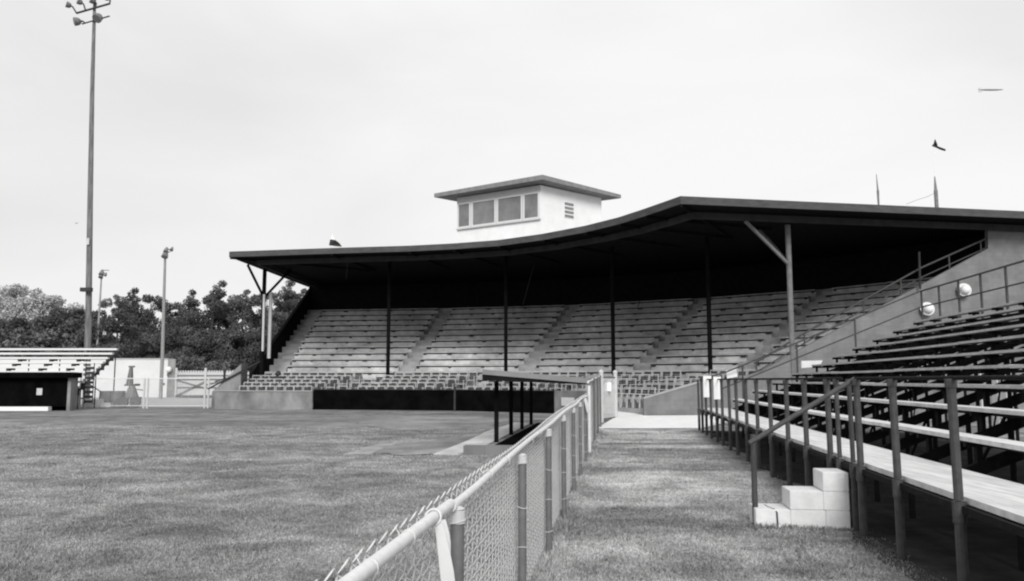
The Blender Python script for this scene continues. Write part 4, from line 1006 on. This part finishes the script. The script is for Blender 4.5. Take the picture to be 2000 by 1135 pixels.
def make_tree(name, seed, H_, W_, nc, per, leaf, m, shape='round', base=0.12, label='tree', cat='tree'):
    t = thing(name, (0, -500, 0), label, cat)
    V, Fc, cs = crown(seed, H_, W_, nc, per, leaf, base, shape)
    V = V + np.array([0, -500, 0]); npmesh('crown', V, Fc, m, t)
    b = MB(); O = Vector((0, -500, 0)); r = random.Random(seed)
    tp_ = [O, O + Vector((r.uniform(-.2, .2), 0, H_ * 0.35)), O + Vector((r.uniform(-.4, .4), 0, H_ * 0.65)), O + Vector((r.uniform(-.4, .4), 0, H_ * 0.93))]
    b.tube(tp_, [H_ * 0.022, H_ * 0.017, H_ * 0.01, 0.03], 8)
    for c in sorted(cs, key=lambda q: -q[3])[:14]:
        z0 = c[2] * 0.72; b.tube([O + Vector((0, 0, z0)), O + Vector((c[0] * .5, c[1] * .5, (z0 + c[2]) / 2)), O + Vector((c[0], c[1], c[2]))], [0.09, 0.06, 0.02], 5)
    b.build('trunk', M_bark, t)
    return t
protos = {
    'A': make_tree('broadleaf_tree', 11, 11.0, 4.2, 62, 480, 0.125, M_leafA),
    'B': make_tree('broadleaf_tree', 12, 12.0, 3.6, 52, 430, 0.125, M_leafB),
    'C': make_tree('pale_tree', 13, 10.0, 4.0, 85, 360, 0.12, M_leafC),
    'D': make_tree('pine_tree', 14, 13.0, 3.2, 60, 320, 0.11, M_leafA, 'pine', 0.3),
    'E': make_tree('broadleaf_tree', 15, 8.0, 4.8, 66, 420, 0.14, M_leafA, base=0.02),
    'S': make_tree('shrub', 16, 3.0, 2.4, 34, 130, 0.11, M_leafB, base=0.02, cat='shrub')}
used = set()
def put(kind, px, topy, Y, label, wide=1.0, group='trees behind the field'):
    P = protos[kind]; h0 = {'A': 11.0, 'B': 12.0, 'C': 10.0, 'D': 13.0, 'E': 8.0, 'S': 3.0}[kind]
    top = atY(px, topy, Y)[2]; s = top / h0; X = atY(px, topy, Y)[0]; rz = random.uniform(0, 6.28)
    sc = (s * wide, s * wide, s)
    if kind not in used:
        used.add(kind); P.location = (X, Y, 0); P.rotation_euler = (0, 0, rz); P.scale = sc; P['label'] = label; P['group'] = group
    else: dup(P, (X, Y, 0), rz, label, group, sc)
put('C', 50, 556, 104, 'pale airy tree behind the lattice tower', 1.0)
put('C', 112, 578, 106, 'pale airy tree between the lattice tower and the tall pole', 1.0)
put('C', -15, 578, 108, 'pale tree cut by the left edge of the picture', 1.0)
put('E', 8, 628, 96, 'dark low tree at the left edge in front of the pale trees', 0.9)
put('E', 75, 622, 94, 'dark spreading tree below the lattice tower', 1.0)
put('E', 150, 606, 98, 'dark rounded tree just left of the tall pole', 0.9)
put('B', 232, 572, 97, 'loose grey tree just right of the short far pole', 0.85)
put('D', 262, 560, 101, 'tall thin topped tree between the two pale poles', 0.9)
put('A', 300, 578, 95, 'dense tree directly left of the slender pale pole', 0.85)
put('A', 348, 592, 93, 'dense dark tree directly right of the slender pale pole', 0.9)
put('D', 376, 564, 96, 'tree with a round tuft on top right of the pale pole', 0.8)
put('D', 432, 546, 96, 'tallest tree with loose round tufts above the white gate', 0.9)
put('A', 415, 578, 90, 'dense dark tree over the left part of the white gate', 1.0)
put('B', 478, 562, 92, 'broad grey tree left of the grandstand corner', 0.95)
put('A', 520, 572, 88, 'dense tree seen between the grandstand column braces', 0.95)
put('D', 566, 545, 92, 'tall tufted tree rising beside the grandstand parapet', 0.9)
put('B', 590, 560, 94, 'grey tree showing just under the left roof end', 0.9)
put('E', 205, 632, 90, 'dark low tree behind the right end of the small bleacher', 0.9)
put('E', 280, 640, 88, 'dark low tree behind the roof of the white building', 0.95)
put('E', 350, 640, 86, 'dark low tree behind the grey end of the white building', 0.9)
put('E', 425, 645, 86, 'dark low tree behind the white gate, left one', 1.0)
put('E', 480, 650, 84, 'dark low tree behind the white gate, right one', 1.0)
put('A', 545, 610, 82, 'dark tree behind the sloping side parapet', 1.0)
SG = 'shrubs at the foot of the trees'
put('S', 372, 700, 80.5, 'pale bushy shrub over the left end of the white gate', 1.0, SG)
put('S', 408, 712, 81, 'low shrub over the middle post of the white gate', 1.0, SG)
put('S', 455, 708, 80, 'shrub between the white gate and the ramp posts', 1.0, SG)
put('S', 262, 690, 90.5, 'shrub peeping over the white building roof, right one', 1.0, SG)
put('S', 205, 678, 90.5, 'shrub peeping over the top plank end of the small bleacher', 1.0, SG)
put('S', 115, 655, 90, 'pale shrub above the middle of the small bleacher', 1.0, SG)
put('S', 15, 645, 89, 'pale shrub above the bleacher at the left edge', 1.0, SG)
for k, P in protos.items():
    for ch in P.children:
        pass
# an earth bank under the trees closes the gaps near the ground
b = MB(); b.add([(-140, 92, 0), (20, 92, 0), (20, 100, 3.6), (-140, 100, 3.6), (20, 130, 4.5), (-140, 130, 4.5)], [(0, 1, 2, 3), (3, 2, 4, 5)])
tag(b.build('earth_bank', M_bark), 'dark earth bank rising under the trees', 'bank', kind='structure')
